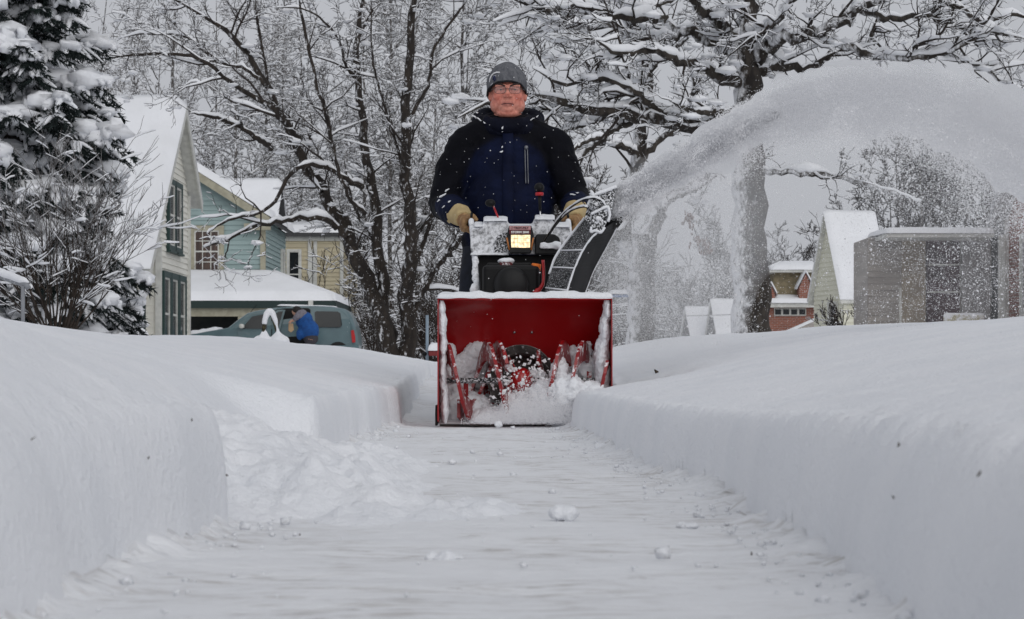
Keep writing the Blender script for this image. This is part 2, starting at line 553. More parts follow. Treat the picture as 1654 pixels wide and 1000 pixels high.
def octs(c, r, rng, flat=1.0):
    n = len(c)
    base = np.array([[1, 0, 0], [-1, 0, 0], [0, 1, 0], [0, -1, 0], [0, 0, 1], [0, 0, -1]], float)
    fc = np.array([[0, 2, 4], [2, 1, 4], [1, 3, 4], [3, 0, 4], [2, 0, 5], [1, 2, 5], [3, 1, 5], [0, 3, 5]])
    q = rng.normal(size=(n, 4)); q /= np.linalg.norm(q, axis=1)[:, None]
    w, x, y, z = q.T
    Rm = np.stack([1 - 2 * (y * y + z * z), 2 * (x * y - z * w), 2 * (x * z + y * w), 2 * (x * y + z * w), 1 - 2 * (x * x + z * z), 2 * (y * z - x * w), 2 * (x * z - y * w), 2 * (y * z + x * w), 1 - 2 * (x * x + y * y)], -1).reshape(n, 3, 3)
    sc = rng.uniform(.6, 1.25, (n, 6, 1))
    v = np.einsum('nij,kj->nki', Rm, base) * sc * np.asarray(r)[:, None, None]
    v[:, :, 2] *= flat
    v = v + c[:, None, :]
    f = (fc[None] + (np.arange(n) * 6)[:, None, None]).reshape(-1, 3)
    return v.reshape(-1, 3), f

def tets(c, r, rng, stretch=None):
    n = len(c)
    base = np.array([[1, 1, 1], [-1, -1, 1], [-1, 1, -1], [1, -1, -1]], float) / math.sqrt(3)
    fc = np.array([[0, 1, 2], [0, 3, 1], [0, 2, 3], [1, 3, 2]])
    q = rng.normal(size=(n, 4)); q /= np.linalg.norm(q, axis=1)[:, None]
    w, x, y, z = q.T
    Rm = np.stack([1 - 2 * (y * y + z * z), 2 * (x * y - z * w), 2 * (x * z + y * w), 2 * (x * y + z * w), 1 - 2 * (x * x + z * z), 2 * (y * z - x * w), 2 * (x * z - y * w), 2 * (y * z + x * w), 1 - 2 * (x * x + y * y)], -1).reshape(n, 3, 3)
    v = np.einsum('nij,kj->nki', Rm, base) * np.asarray(r)[:, None, None]
    v = v + c[:, None, :]
    f = (fc[None] + (np.arange(n) * 4)[:, None, None]).reshape(-1, 3)
    return v.reshape(-1, 3), f
v_, f_ = crumbs()
o = link_mesh('snow_crumbs', np_mesh('snow_crumbs', v_, f_, True), M['snow'], kind='stuff')
tag(o, 'small crumbs of snow scattered along the foot of the snow walls', 'snow crumbs')

# dark bits lying on the snow
M['debris'] = mat('debris', (.03, .022, .018), .9, (.06, .04, .025), 200)
def ground_at(px, py):
    """distance along the view where the snow surface is met"""
    Ys = np.geomspace(1.9, 40, 2500)
    X = (px - CX) / F * Ys; Z = CZ + (HY - py) / F * Ys
    zz = lawn_z(X, Ys)
    zz = np.where((X > interp(Ys, XL)) & (X < interp(Ys, XR)), path_z(Ys), zz)
    k = np.argmax(Z <= zz)
    return Vector((X[k], Ys[k], zz[k]))
for (px, py, sz, lab) in [
        (1060, 603, .022, 'dark leaf scrap stuck upright in the snow right of the machine'),
        (1443, 808, .0032, 'dark speck of bark on the right snow wall, the darkest one there'),
        (1450, 722, .0032, 'dark speck of bark near the top of the right snow wall'),
        (1580, 768, .0032, 'dark speck of bark far right on the snow wall'),
        (1213, 896, .0032, 'black speck of bark on the right side of the path'),
        (366, 771, .0035, 'black speck of bark at the corner of the left snow bank'),
        (240, 746, .0028, 'faint speck of bark in the middle of the left snow face'),
        (310, 680, .0028, 'faint speck of bark high on the left snow face'),
        (484, 866, .003, 'brown speck of bark on the path below the loose heap')]:
    c = ground_at(px, py)
    rng = random.Random(int(px))
    mb = MB()
    d = Vector((rng.uniform(-1, 1), rng.uniform(-.4, .4), rng.uniform(.3, 1))).normalized()
    pts = [c - d * sz * .8 + Vector((0, -.002, .001)), c + Vector((sz * .15, -.004, .001)), c + d * sz * .8 + Vector((0, -.003, .002))]
    mb.tube(pts, [sz * .15, sz * .45, sz * .1], 6)
    o = mb.build('leaf_scrap' if px == 1060 else 'bark_flake', M['debris'], origin=c)
    tag(o, lab, 'debris', 'dark bits lying on the snow')
c = ground_at(54, 715)
mb = MB()
a = c + Vector((-.002, -.002, -.004))
mb.tube([a, a + Vector((-.001, -.003, .004)), a + Vector((.001, -.003, .0075)), a + Vector((.005, -.003, .010))], [.0005, .0008, .0008, .0004], 6)
o = mb.build('twig', M['debris'], origin=c)
tag(o, 'thin bent twig stuck in the left snow face near the camera', 'twig')
# ------------------------------------------------------------------ trees
def spline(pts, n):
    pts = [Vector(p) for p in pts]
    q = [pts[0] * 2 - pts[1]] + pts + [pts[-1] * 2 - pts[-2]]
    seg = len(pts) - 1; out = []
    for i in range(n):
        t = i / (n - 1) * seg; k = min(int(t), seg - 1); u = t - k
        a, b, c, d = q[k], q[k + 1], q[k + 2], q[k + 3]
        out.append(.5 * ((2 * b) + (c - a) * u + (2 * a - 5 * b + 4 * c - d) * u * u + (3 * b - a - 3 * c + d) * u ** 3))
    return out

def batch_tubes(pts, rw, rh, sides):
    """pts [B,n,3]; rw, rh [B,n] half width and half height"""
    pts = np.asarray(pts, float); B, n, _ = pts.shape
    t = np.gradient(pts, axis=1)
    t /= np.linalg.norm(t, axis=2, keepdims=True) + 1e-9
    ref = np.zeros_like(t); ref[..., 2] = 1; ref[..., 0] = .011; ref[..., 1] = .023
    up_ = np.abs(t[..., 2]).mean(1) > .72
    ref[up_] = (.12, 1, .05)
    u = np.cross(t, ref); u /= np.linalg.norm(u, axis=2, keepdims=True) + 1e-9
    w = np.cross(u, t)
    a = np.arange(sides) * 2 * np.pi / sides + .3
    v = pts[:, :, None, :] + u[:, :, None, :] * (np.cos(a)[None, None, :, None] * rw[:, :, None, None]) + w[:, :, None, :] * (np.sin(a)[None, None, :, None] * rh[:, :, None, None])
    i = np.arange(n - 1)[:, None]; k = np.arange(sides)[None]; k2 = (k + 1) % sides
    f = np.stack([i * sides + k, i * sides + k2, (i + 1) * sides + k2, (i + 1) * sides + k], -1).reshape(-1, 4)
    f = (f[None] + (np.arange(B) * n * sides)[:, None, None]).reshape(-1, 4)
    return v.reshape(-1, 3), f

class Acc:
    def __init__(self): self.v = []; self.f = []; self.n = 0
    def add(self, v, f):
        self.v.append(v); self.f.append(f + self.n); self.n += len(v)
    def mesh(self, name, smooth=True):
        return np_mesh(name, np.concatenate(self.v), np.concatenate(self.f), smooth)

def rvec(rng):
    return Vector((rng.gauss(0, 1), rng.gauss(0, 1), rng.gauss(0, 1)))

def grow(rng, p, d, L, r, lvl, maxl, out, nch, wig, trop, rmin, ang=(28, 62)):
    n = 6; seg = L / (n - 1); pts = [p]; ds = [d]
    for i in range(n - 1):
        d = (d + rvec(rng) * wig + Vector((0, 0, trop))).normalized()
        p = p + d * seg
        pts.append(p); ds.append(d)
    rr = [max(rmin, r * (1 - .8 * i / (n - 1))) for i in range(n)]
    rr[-1] *= .5
    out.append((pts, rr))
    if lvl < maxl:
        for j in range(nch[lvl]):
            t = rng.uniform(.18, .98) * (n - 1); k = min(int(t), n - 2)
            q = pts[k].lerp(pts[k + 1], t - k)
            ax = ds[k].cross(rvec(rng)).normalized()
            nd = Matrix.Rotation(R(rng.uniform(*ang)), 3, ax) @ ds[k]
            grow(rng, q, nd, L * rng.uniform(.30, .62) * (1 - .35 * t / (n - 1)), rr[k] * .62, lvl + 1, maxl, out, nch, wig, trop, rmin, ang)

def snow_on(acc, pts, rad, hs, wmin, sides, rng, lump=.5):
    """pts [B,n,3] arrays: ribbons of snow lying along the upper side"""
    pts = np.asarray(pts, float); rad = np.asarray(rad, float)
    t = np.gradient(pts, axis=1); ln = np.linalg.norm(t, axis=2) + 1e-9
    tz = np.abs(t[..., 2]) / ln
    hor = np.clip(1.3 - tz * 1.75, 0, 1)
    nz = fbm(pts[..., 0] * 1.7 / max(hs * 8, .2), pts[..., 1] * 1.7 / max(hs * 8, .2), pts[..., 2] * 2.1 / max(hs * 8, .2), 3, 2)
    hh = np.minimum(hs * (.35 + rad / (rad.max() + 1e-9) * .0 + .65 * np.clip(rad / .05, 0, 1)), hs)
    h = hh * hor * np.clip(1 + lump * nz * 1.3, .12, 2.2)
    keep = (rng.random(len(pts)) < .93)
    w = np.maximum(rad * 1.08, wmin) * np.clip(hor * 1.4, .05, 1) * np.clip(1 + .35 * lump * nz, .5, 1.6)
    w = np.where(hor < .12, rad * .3, w)
    h = np.where(hor < .12, rad * .3, h)
    w[:, 0] *= .5; w[:, -1] *= .6; h[:, -1] *= .6
    c = pts.copy(); c[..., 2] += np.where(hor < .12, 0, rad * .55 + h * .55)
    v, f = batch_tubes(c[keep], w[keep], (h * .62 + .002)[keep], sides)
    acc.add(v, f)

def tree_meshes(seed, guides, dens, clen, nch, wig, trop, rmin, hs, hs_twig, wmin, lumps=0, levels=2, jit=.03, gs=28, lump_r=(.06, .16), t0=.12, limb_sides=9, ang=(28, 62), rscale=1.0):
    """guides: (points, r0, r1, child factor). Returns trunk, branch and snow meshes"""
    rng = random.Random(seed); nrg = np.random.default_rng(seed)
    trunk, br, sn = Acc(), Acc(), Acc()
    out = []; gp = []; gr = []
    for (pts, r0, r1, cf) in guides:
        r0 *= rscale; r1 *= rscale
        sp = spline(pts, gs)
        for i in range(1, gs - 1):
            rr_ = r0 + (r1 - r0) * i / gs
            sp[i] = sp[i] + rvec(rng) * min(jit, rr_ * .35)
        rad = [(r0 + (r1 - r0) * (i / (gs - 1)) ** .85) * (1 + .05 * mn.noise(sp[i] * 1.7)) for i in range(gs)]
        for i_, k_ in ((-1, .22), (-2, .45), (-3, .65), (-4, .82)): rad[i_] *= k_
        gp.append([tuple(p) for p in sp]); gr.append(rad)
        Lg = sum((sp[i + 1] - sp[i]).length for i in range(gs - 1))
        for j in range(int(dens * Lg * cf)):
            t = (t0 + (1 - t0) * rng.random() ** .8) * (gs - 1); k = min(int(t), gs - 2)
            q = sp[k].lerp(sp[k + 1], t - k); d = (sp[k + 1] - sp[k]).normalized()
            ax = d.cross(rvec(rng)).normalized()
            nd = Matrix.Rotation(R(rng.uniform(*ang)), 3, ax) @ d
            L = clen * rng.uniform(.45, 1.35)
            grow(rng, q, nd, L, min(rad[k] * .55, L * .016 + rmin), 0, levels, out, nch, wig, trop, rmin, ang)
    gp = np.array(gp); gr = np.array(gr)
    trunk.add(*batch_tubes(gp, gr, gr, limb_sides))
    snow_on(sn, gp, gr, hs, wmin, 8, nrg, .8)
    if out:
        bp = np.array([[tuple(p) for p in o[0]] for o in out]); brd = np.array([o[1] for o in out])
        big = brd[:, 0] > rmin * 2.2
        for msk, s1, s2 in ((big, 6, 6), (~big, 3, 4)):
            if msk.any():
                br.add(*batch_tubes(bp[msk], brd[msk], brd[msk], s1))
                snow_on(sn, bp[msk], brd[msk], hs if s1 == 6 else hs_twig, wmin if s1 == 6 else wmin * .8, s2, nrg, .7)
        if lumps:
            idx = nrg.integers(0, len(bp), lumps)
            cs = bp[idx, nrg.integers(0, 6, lumps)]
            rr = nrg.uniform(lump_r[0], lump_r[1], lumps)
            v, f = blobs(cs + np.array([0, 0, 1]) * rr[:, None] * .25, np.stack([rr * nrg.uniform(.9, 1.9, lumps), rr * nrg.uniform(.9, 1.6, lumps), rr * .5], -1), nrg)
            sn.add(v, f)
    return trunk, br, sn

_ico = None
def blobs(c, r, rng, amp=.22):
    """noisy low ellipsoids as quads; c [B,3], r [B,3]"""
    global _ico
    s, rg = 8, 6
    th = np.pi * np.arange(rg + 1) / rg; a = 2 * np.pi * np.arange(s) / s
    base = np.stack([np.sin(th)[:, None] * np.cos(a)[None], np.sin(th)[:, None] * np.sin(a)[None], np.repeat(np.cos(th)[:, None], s, 1)], -1).reshape(-1, 3)
    B = len(c)
    rot = rng.uniform(0, 6.28, B)
    k = 1 + amp * rng.normal(size=(B, len(base), 1)) * (np.abs(base[None, :, 2:3]) < .98)
    v = base[None] * k * r[:, None, :]
    x = v[..., 0] * np.cos(rot)[:, None] - v[..., 1] * np.sin(rot)[:, None]
    y = v[..., 0] * np.sin(rot)[:, None] + v[..., 1] * np.cos(rot)[:, None]
    v = np.stack([x, y, v[..., 2]], -1) + c[:, None, :]
    i = np.arange(rg)[:, None]; j = np.arange(s)[None]; j2 = (j + 1) % s
    f = np.stack([i * s + j, (i + 1) * s + j, (i + 1) * s + j2, i * s + j2], -1).reshape(-1, 4)
    f = (f[None] + (np.arange(B) * len(base))[:, None, None]).reshape(-1, 4)
    return v.reshape(-1, 3), f

def make_tree(name, label, cat, base, meshes, bark=None, group=None, twig=None, snow=None):
    o = thing(name, label, cat, base, group)
    t, b, s = meshes
    link_mesh('trunk', t.mesh('trunk'), bark or M['bark'], o)
    link_mesh('branches', b.mesh('branches', False), twig or M['twig'], o)
    link_mesh('snow_cover', s.mesh('snow_cover'), snow or M['snow_far'], o)
    return o

def G(Y, pxs, r0, r1, cf=1.0, dy=0.0, wave=.0, seed=0):
    """limb from picture points at distance Y, running dy metres further away by its end"""
    n = len(pxs); rng = random.Random(seed + int(pxs[0][0]))
    pts = []
    for i, (px, py) in enumerate(pxs):
        y = Y + dy * i / (n - 1) + (rng.uniform(-wave, wave) if i else 0)
        pts.append(P(px, py, y))
    return (pts, r0, r1, cf)

# twin-stemmed maple left of the man, on the far lawn
Y1 = 45
g1 = [
    G(Y1, [(634, 590), (622, 530), (602, 475), (580, 428), (566, 395), (558, 365), (532, 328), (505, 290), (482, 240), (455, 195), (430, 140), (395, 85), (360, 45), (290, 5), (250, -15)], .21, .03, 1.2, 1.5, .4),
    G(Y1 + .4, [(626, 560), (618, 500), (612, 430), (602, 330), (592, 260), (588, 200), (580, 130), (577, 75), (583, 20), (590, -30)], .16, .04, .9, .5, .3),
    G(Y1, [(655, 595), (657, 520), (660, 440), (666, 380), (657, 310), (655, 200), (661, 100), (668, 10), (672, -40)], .20, .06, .9, -.5, .3),
    G(Y1, [(664, 510), (690, 460), (716, 420), (742, 390), (790, 340)], .07, .04, 1.0, -1, .4),
    G(Y1, [(662, 450), (690, 370), (700, 330), (735, 270), (770, 200)], .055, .02, .8, 1.5, .4),
    G(Y1, [(560, 385), (540, 362), (515, 352), (470, 356), (440, 362), (405, 366), (372, 386), (345, 394), (328, 400)], .075, .02, .4, -1.5, .3),
    G(Y1, [(585, 302), (560, 290), (530, 272), (490, 268), (462, 290), (445, 325), (418, 345), (380, 352), (350, 366), (334, 378)], .065, .02, .45, -2, .3),
    G(Y1, [(438, 240), (415, 222), (385, 205), (350, 190), (308, 183)], .065, .03, .9, -1.5, .3),
    G(Y1, [(485, 225), (455, 190), (415, 158), (375, 135), (330, 100), (280, 88), (215, 90), (160, 95)], .07, .02, 1.2, -2, .3),
    G(Y1, [(430, 140), (395, 110), (350, 98), (300, 60), (240, 55), (190, 62)], .045, .015, 1.2, 1.5, .3),
    G(Y1, [(520, 310), (498, 270), (465, 205), (440, 160), (420, 60), (410, -10)], .045, .03, 1.0, 2, .3),
    G(Y1, [(590, 345), (565, 320), (545, 270), (530, 200), (510, 130), (490, 40), (480, -20)], .045, .03, 1.1, -1, .3),
    G(Y1, [(580, 130), (560, 110), (545, 60), (500, 18), (440, 12)], .04, .015, 1.2, -1, .3),
    G(Y1, [(657, 300), (640, 230), (615, 150), (600, 80), (600, -10)], .04, .015, 1.0, -1, .3),
    G(Y1, [(655, 200), (690, 140), (700, 80), (740, 20), (760, -10)], .045, .02, 1.2, 1, .3),
    G(Y1, [(610, 440), (608, 400), (600, 380), (570, 330), (555, 250)], .055, .02, .8, 1, .3),
    G(Y1, [(660, 400), (700, 350), (770, 320), (800, 260)], .04, .015, 1.0, .5, .3),
]
t1 = tree_meshes(11, g1, 2.1, 1.1, (5, 4), .22, .03, .0045, .085, .033, .014, rscale=.86, lumps=120, lump_r=(.04, .09))
make_tree('maple_tree', 'large twin-stemmed bare tree laden with snow standing on the lawn behind the parked van', 'tree', P(645, 600, Y1), t1)

# big street tree on the right
Y2 = 30
g2 = [
    G(Y2, [(1211, 575), (1212, 500), (1211, 400), (1210, 300), (1208, 220), (1208, 150), (1207, 105), (1205, 65), (1203, 30)], .265, .13, .12, 0, .05),
    G(Y2, [(1207, 110), (1203, 60), (1206, 20), (1200, -40)], .14, .10, .8, .4, .1),
    G(Y2, [(1205, 135), (1171, 130), (1144, 114), (1114, 100), (1084, 97), (1040, 80), (1000, 86), (950, 60)], .09, .02, 1.3, -1.5, .2),
    G(Y2, [(1203, 95), (1162, 72), (1108, 51), (1060, 33), (1012, 3), (980, -20)], .085, .04, 1.3, 1, .2),
    G(Y2, [(1206, 240), (1170, 222), (1144, 207), (1090, 198), (1036, 189), (988, 186), (940, 174), (895, 162), (850, 156), (800, 162), (740, 190)], .13, .025, 1.2, -1.0, .12),
    G(Y2, [(1090, 198), (1060, 180), (1040, 160), (1010, 140), (960, 128), (910, 135), (860, 110)], .06, .015, 1.3, -1.5, .2),
    G(Y2, [(1036, 189), (1000, 205), (960, 235), (930, 260), (905, 250)], .05, .015, 1.2, -1, .2),
    G(Y2, [(1206, 60), (1241, 42), (1262, 22), (1290, -15)], .07, .04, 1.2, -1, .1),
    G(Y2, [(1212, 100), (1240, 72), (1262, 61), (1307, 54), (1360, 31), (1388, 14), (1440, -10)], .11, .05, 1.1, -1, .15),
    G(Y2, [(1300, 56), (1342, 70), (1377, 79), (1416, 89), (1465, 94), (1510, 88), (1552, 75), (1605, 52), (1670, 70)], .065, .02, 1.3, -1.5, .2),
    G(Y2, [(1215, 120), (1260, 105), (1310, 108), (1345, 85), (1400, 70), (1420, 30)], .07, .03, 1.2, 1, .2),
    G(Y2, [(1388, 14), (1440, 30), (1500, 25), (1560, 45), (1630, 25), (1680, 30)], .05, .02, 1.4, .5, .2),
    G(Y2, [(1510, 88), (1550, 96), (1590, 110), (1625, 140), (1660, 150)], .035, .012, 1.6, -1, .2),
    G(Y2, [(1605, 52), (1560, 20), (1520, 0), (1500, -20)], .04, .02, 1.4, -1, .2),
    G(Y2, [(1212, 280), (1250, 278), (1290, 280), (1340, 284), (1390, 294), (1440, 310), (1488, 326)], .040, .022, .12, -1, .02),
    G(Y2, [(1200, 70), (1150, 30), (1120, 5), (1090, -30)], .08, .04, 1.2, -.8, .2),
    G(Y2, [(1108, 51), (1070, 60), (1020, 55), (960, 20), (900, 30), (850, 60)], .05, .015, 1.4, 1, .2),
    G(Y2, [(1205, 190), (1180, 178), (1150, 182), (1115, 178), (1085, 165)], .06, .02, 1.0, -1.4, .2),
    G(Y2, [(988, 186), (950, 200), (900, 215), (870, 235)], .03, .012, 1.4, -.5, .2),
    G(Y2, [(1060, 33), (1000, 28), (940, 10), (880, 15), (820, -5)], .05, .02, 1.4, -.7, .2),
]
t2 = tree_meshes(23, g2, 4.3, .85, (5, 4), .24, .0, .0036, .085, .021, .010, lumps=150, lump_r=(.04, .09))
make_tree('street_tree', 'thick-trunked street tree with snow plastered down one side and heavy snowy limbs overhead', 'tree', P(1211, 590, Y2), t2, bark=M['bark_plastered'])

# forked tree half hidden by the thrown snow
Y3 = 40
g3 = [
    G(Y3, [(1035, 570), (1036, 500), (1036, 440), (1040, 400), (1045, 380)], .24, .20, .1, 0, .05),
    G(Y3, [(1030, 410), (1008, 385), (1002, 360), (1018, 320), (1028, 270), (1034, 200), (1042, 110), (1020, 50), (1004, 0), (990, -40)], .17, .08, .8, .5, .2),
    G(Y3, [(1045, 400), (1062, 350), (1072, 310), (1110, 295), (1150, 278), (1185, 262), (1230, 240)], .12, .04, .7, 1, .2),
    G(Y3, [(1066, 340), (1090, 318), (1125, 305), (1160, 282)], .06, .03, .6, 2, .2),
    G(Y3, [(1028, 250), (1000, 235), (960, 225), (930, 240), (905, 255)], .06, .02, 1.3, -1, .2),
    G(Y3, [(1036, 160), (1010, 130), (975, 120), (930, 100), (880, 95)], .06, .02, 1.4, 1, .2),
    G(Y3, [(1030, 270), (1060, 230), (1100, 200), (1120, 150), (1110, 90)], .07, .02, 1.2, 1, .2),
    G(Y3, [(1040, 130), (1070, 90), (1110, 60), (1140, 10)], .06, .02, 1.2, -1, .2),
    G(Y3, [(1010, 370), (985, 380), (960, 375), (930, 395)], .07, .03, .6, -.5, .2),
    G(Y3, [(1020, 60), (980, 40), (930, 45), (870, 20), (820, 30)], .05, .02, 1.4, .5, .2),
    G(Y3, [(1005, 20), (1060, 10), (1110, -10)], .05, .02, 1.3, .5, .2),
]
t3 = tree_meshes(37, g3, 2.6, 1.15, (5, 4), .24, .0, .0046, .10, .020, .011, lumps=110, lump_r=(.05, .11))
make_tree('forked_tree', 'forked tree with snow-plastered trunk standing between the man and the street tree', 'tree', P(1036, 590, Y3), t3, bark=M['bark_plastered'])

# the woods behind: a few kinds grown once, then copied
def wood_tree(seed, H, r, spread, dens, nch, rmin, hs, up=.05):
    rng = random.Random(seed)
    gs = [([Vector((0, 0, -1)), Vector((rng.uniform(-.2, .2), 0, H * .3)), Vector((rng.uniform(-.5, .5), rng.uniform(-.3, .3), H * .65)), Vector((rng.uniform(-.8, .8), 0, H))], r, r * .2, .5)]
    for k in range(rng.randint(9, 13)):
        z = H * rng.uniform(.16, .85); a = rng.uniform(0, 6.28); L = spread * rng.uniform(.5, 1.1) * (1.15 - z / H * .7)
        d = Vector((math.cos(a), math.sin(a), 0))
        gs.append(([Vector((0, 0, z)), Vector((0, 0, z + L * .22)) + d * L * .35, Vector((0, 0, z + L * .55)) + d * L * .72, Vector((0, 0, z + L * rng.uniform(.6, 1.15))) + d * L], r * .42 * (1 - z / H * .5), r * .07, 1.0))
    return tree_meshes(seed, gs, dens, spread * .42, nch, .20, up, rmin, hs, hs * .9, rmin * 2.1, gs=14, jit=.12, levels=1 if len(nch) == 1 else 2, limb_sides=6)

def copy_tree(o, loc, rz, sc, label=None):
    c = o.copy(); COL.objects.link(c)
    c.location = loc; c.rotation_euler = (0, 0, rz); c.scale = (sc[0], sc[0], sc[1])
    if label: c['label'] = label
    for ch in o.children:
        d = ch.copy(); COL.objects.link(d); d.parent = c
    return c

WL = 'tall bare snow-dusted tree in the woods rising behind the houses on the left'
protos = []
for i, (H, r, sp, sd) in enumerate([(21, .15, 5.0, 101), (24, .12, 3.6, 102), (18, .16, 5.6, 103)]):
    tm = wood_tree(sd, H, r, sp, 1.5, (7, 4), .013, .10)
    protos.append(make_tree('woodland_tree', WL, 'tree', (0, 0, 0), tm, bark=M['bark_hazed'], twig=M['bark_hazed'], group='bare trees in the woods on the left'))
rng = random.Random(5)
spots = []
for px in range(165, 800, 42):
    spots.append((px + rng.uniform(-12, 12), rng.uniform(98, 150)))
for i, (px, Y) in enumerate(spots):
    x = (px - CX) / F * Y
    o = protos[i] if i < 3 else None
    s = (rng.uniform(.8, 1.15), rng.uniform(.85, 1.2))
    if o is None:
        copy_tree(protos[i % 3], (x, Y, .2), rng.uniform(0, 6.28), s)
    else:
        o.location = (x, Y, .2); o.scale = (s[0], s[0], s[1])

# finer, lower trees beyond the houses on the right, thinner and paler
tmr = wood_tree(201, 8.5, .10, 3.0, 2.0, (7, 4), .013, .03, up=.10)
pr = make_tree('bare_tree', 'slender bare tree standing far off behind the houses on the right', 'tree', (0, 0, 0), tmr, bark=M['bark_hazed'], group='bare trees far off on the right')
first = True
for (px, Y, s) in [(1160, 95, .72), (1272, 118, .85), (1300, 122, .62), (1345, 125, .8), (1425, 120, 1.25), (1462, 118, 1.35), (1500, 112, 1.35), (1545, 115, 1.45), (1590, 112, 1.4), (1630, 116, 1.4), (1245, 125, .7), (1112, 120, .6), (985, 110, .9), (950, 118, 1.0), (905, 112, 1.2), (850, 118, 1.3)]:
    loc = ((px - CX) / F * Y, Y, .2); sc = (s, s * rng.uniform(.9, 1.1))
    if first:
        pr.location = loc; pr.scale = (sc[0], sc[0], sc[1]); first = False
    else:
        copy_tree(pr, loc, rng.uniform(0, 6.28), sc)

# brushy undergrowth under and between the woodland trees
def brush():
    rng = random.Random(77)
    out = []
    for k in range(520):
        px = rng.uniform(150, 1010) if k < 420 else rng.uniform(1000, 1330); Y = rng.uniform(88, 125)
        if px < 560 or px > 1010: Y = rng.uniform(104, 135)
        p = Vector(((px - CX) / F * Y, Y, .1))
        d = Vector((rng.uniform(-.5, .5), rng.uniform(-.5, .5), 1)).normalized()
        grow(rng, p, d, rng.uniform(2.5, 6.5), .03, 0, 2, out, (7, 4), .2, .0, .013)
    bp = np.array([[tuple(p) for p in o[0]] for o in out]); br_ = np.array([o[1] for o in out])
    a = Acc(); s = Acc()
    a.add(*batch_tubes(bp, br_, br_, 3))
    snow_on(s, bp, br_, .05, .022, 4, np.random.default_rng(4), .8)
    o = link_mesh('undergrowth', a.mesh('undergrowth', False), M['twig'], kind='stuff')
    tag(o, 'tangled bare undergrowth at the edge of the woods', 'undergrowth')
    q = link_mesh('snow_cover', s.mesh('snow_cover', False), M['snow_far'], o)
brush()
# ------------------------------------------------------------------ houses
def lap(name, c, c2): return mat(name, c, .75, c2, 2.0, bump=.004, bscale=40, stretch=(.4, .4, 3))
M['cream_siding'] = lap('cream_siding', (.76, .745, .675), (.70, .685, .62))
M['teal_siding'] = lap('teal_siding', (.30, .39, .385), (.26, .34, .335))
M['beige_siding'] = lap('beige_siding', (.56, .50, .35), (.50, .44, .31))
M['pale_siding'] = lap('pale_siding', (.68, .67, .56), (.62, .61, .50))
M['grey_siding'] = lap('grey_siding', (.40, .37, .34), (.31, .285, .265))
M['dark_siding'] = lap('dark_siding', (.10, .10, .105), (.075, .075, .08))
M['white_trim'] = mat('white_trim', (.62, .62, .58), .6, (.5, .5, .47), 5)
M['beige_trim'] = mat('beige_trim', (.38, .36, .27), .7, (.3, .28, .21), 5)
M['green_trim'] = mat('green_trim', (.018, .045, .042), .55)
M['dark_green'] = mat('dark_green', (.012, .028, .026), .6)
M['glass'] = mat('glass', (.012, .014, .016), .12, spec=.5)
M['curtain_glass'] = mat('curtain_glass', (.10, .065, .05), .35, (.045, .03, .028), 3, stretch=(3, 3, .5))
M['dark_inside'] = mat('dark_inside', (.03, .033, .033), .9, (.05, .052, .05), 1.5)
M['shingle'] = mat('shingle', (.06, .06, .062), .9)
M['tan_shingle'] = mat('tan_shingle', (.30, .25, .16), .9, (.2, .17, .11), 6, bump=.02, bscale=12)
M['wine'] = mat('wine', (.055, .016, .026), .8, (.03, .012, .018), 3)
M['tan_panel'] = mat('tan_panel', (.36, .31, .24), .8, (.28, .24, .19), 3)
M['grey_panel'] = mat('grey_panel', (.34, .33, .33), .8, (.26, .25, .25), 3)
M['cushion'] = mat('cushion', (.45, .41, .28), .9, frost=.45, fscale=6, fup=.25)

def brick_mat():
    m = mat('brick', (.3, .1, .07), .9)
    t = m.node_tree; N = t.nodes; L = t.links
    tc = N.new('ShaderNodeTexCoord'); 
    sx = N.new('ShaderNodeSeparateXYZ'); L.new(tc.outputs['Object'], sx.inputs[0])
    ad = N.new('ShaderNodeMath'); L.new(sx.outputs[0], ad.inputs[0]); L.new(sx.outputs[1], ad.inputs[1])
    cb = N.new('ShaderNodeCombineXYZ'); L.new(ad.outputs[0], cb.inputs[0]); L.new(sx.outputs[2], cb.inputs[1])
    b = N.new('ShaderNodeTexBrick'); L.new(cb.outputs[0], b.inputs['Vector'])
    b.inputs['Color1'].default_value = (.30, .10, .065, 1); b.inputs['Color2'].default_value = (.22, .075, .05, 1); b.inputs['Mortar'].default_value = (.30, .26, .23, 1)
    b.inputs['Scale'].default_value = 1; b.inputs['Brick Width'].default_value = .21; b.inputs['Row Height'].default_value = .075; b.inputs['Mortar Size'].default_value = .008
    L.new(b.outputs['Color'], N['Principled BSDF'].inputs['Base Color'])
    return m
M['brick'] = brick_mat()

def siding(mb, A, B, n, z0, z1, board=.14, out=.022, span=None):
    """lapped boards between plan points A and B; n outward; span(z)->(t0,t1) in metres from A"""
    A = Vector((A[0], A[1], 0)); B = Vector((B[0], B[1], 0)); u = (B - A); L_ = u.length; u.normalize(); n = Vector((n[0], n[1], 0)).normalized()
    z = z0
    while z < z1 - 1e-4:
        zt = min(z + board, z1)
        a0, a1 = span(z) if span else (0, L_)
        b0, b1 = span(zt) if span else (0, L_)
        if a1 - a0 > .01:
            p = [A + u * a0 + n * out + Vector((0, 0, z)), A + u * a1 + n * out + Vector((0, 0, z)), A + u * b1 + n * .002 + Vector((0, 0, zt)), A + u * b0 + n * .002 + Vector((0, 0, zt)),
                 A + u * a0 + Vector((0, 0, z)), A + u * a1 + Vector((0, 0, z))]
            mb.add(p, [(0, 1, 2, 3), (4, 5, 1, 0)])
        z = zt

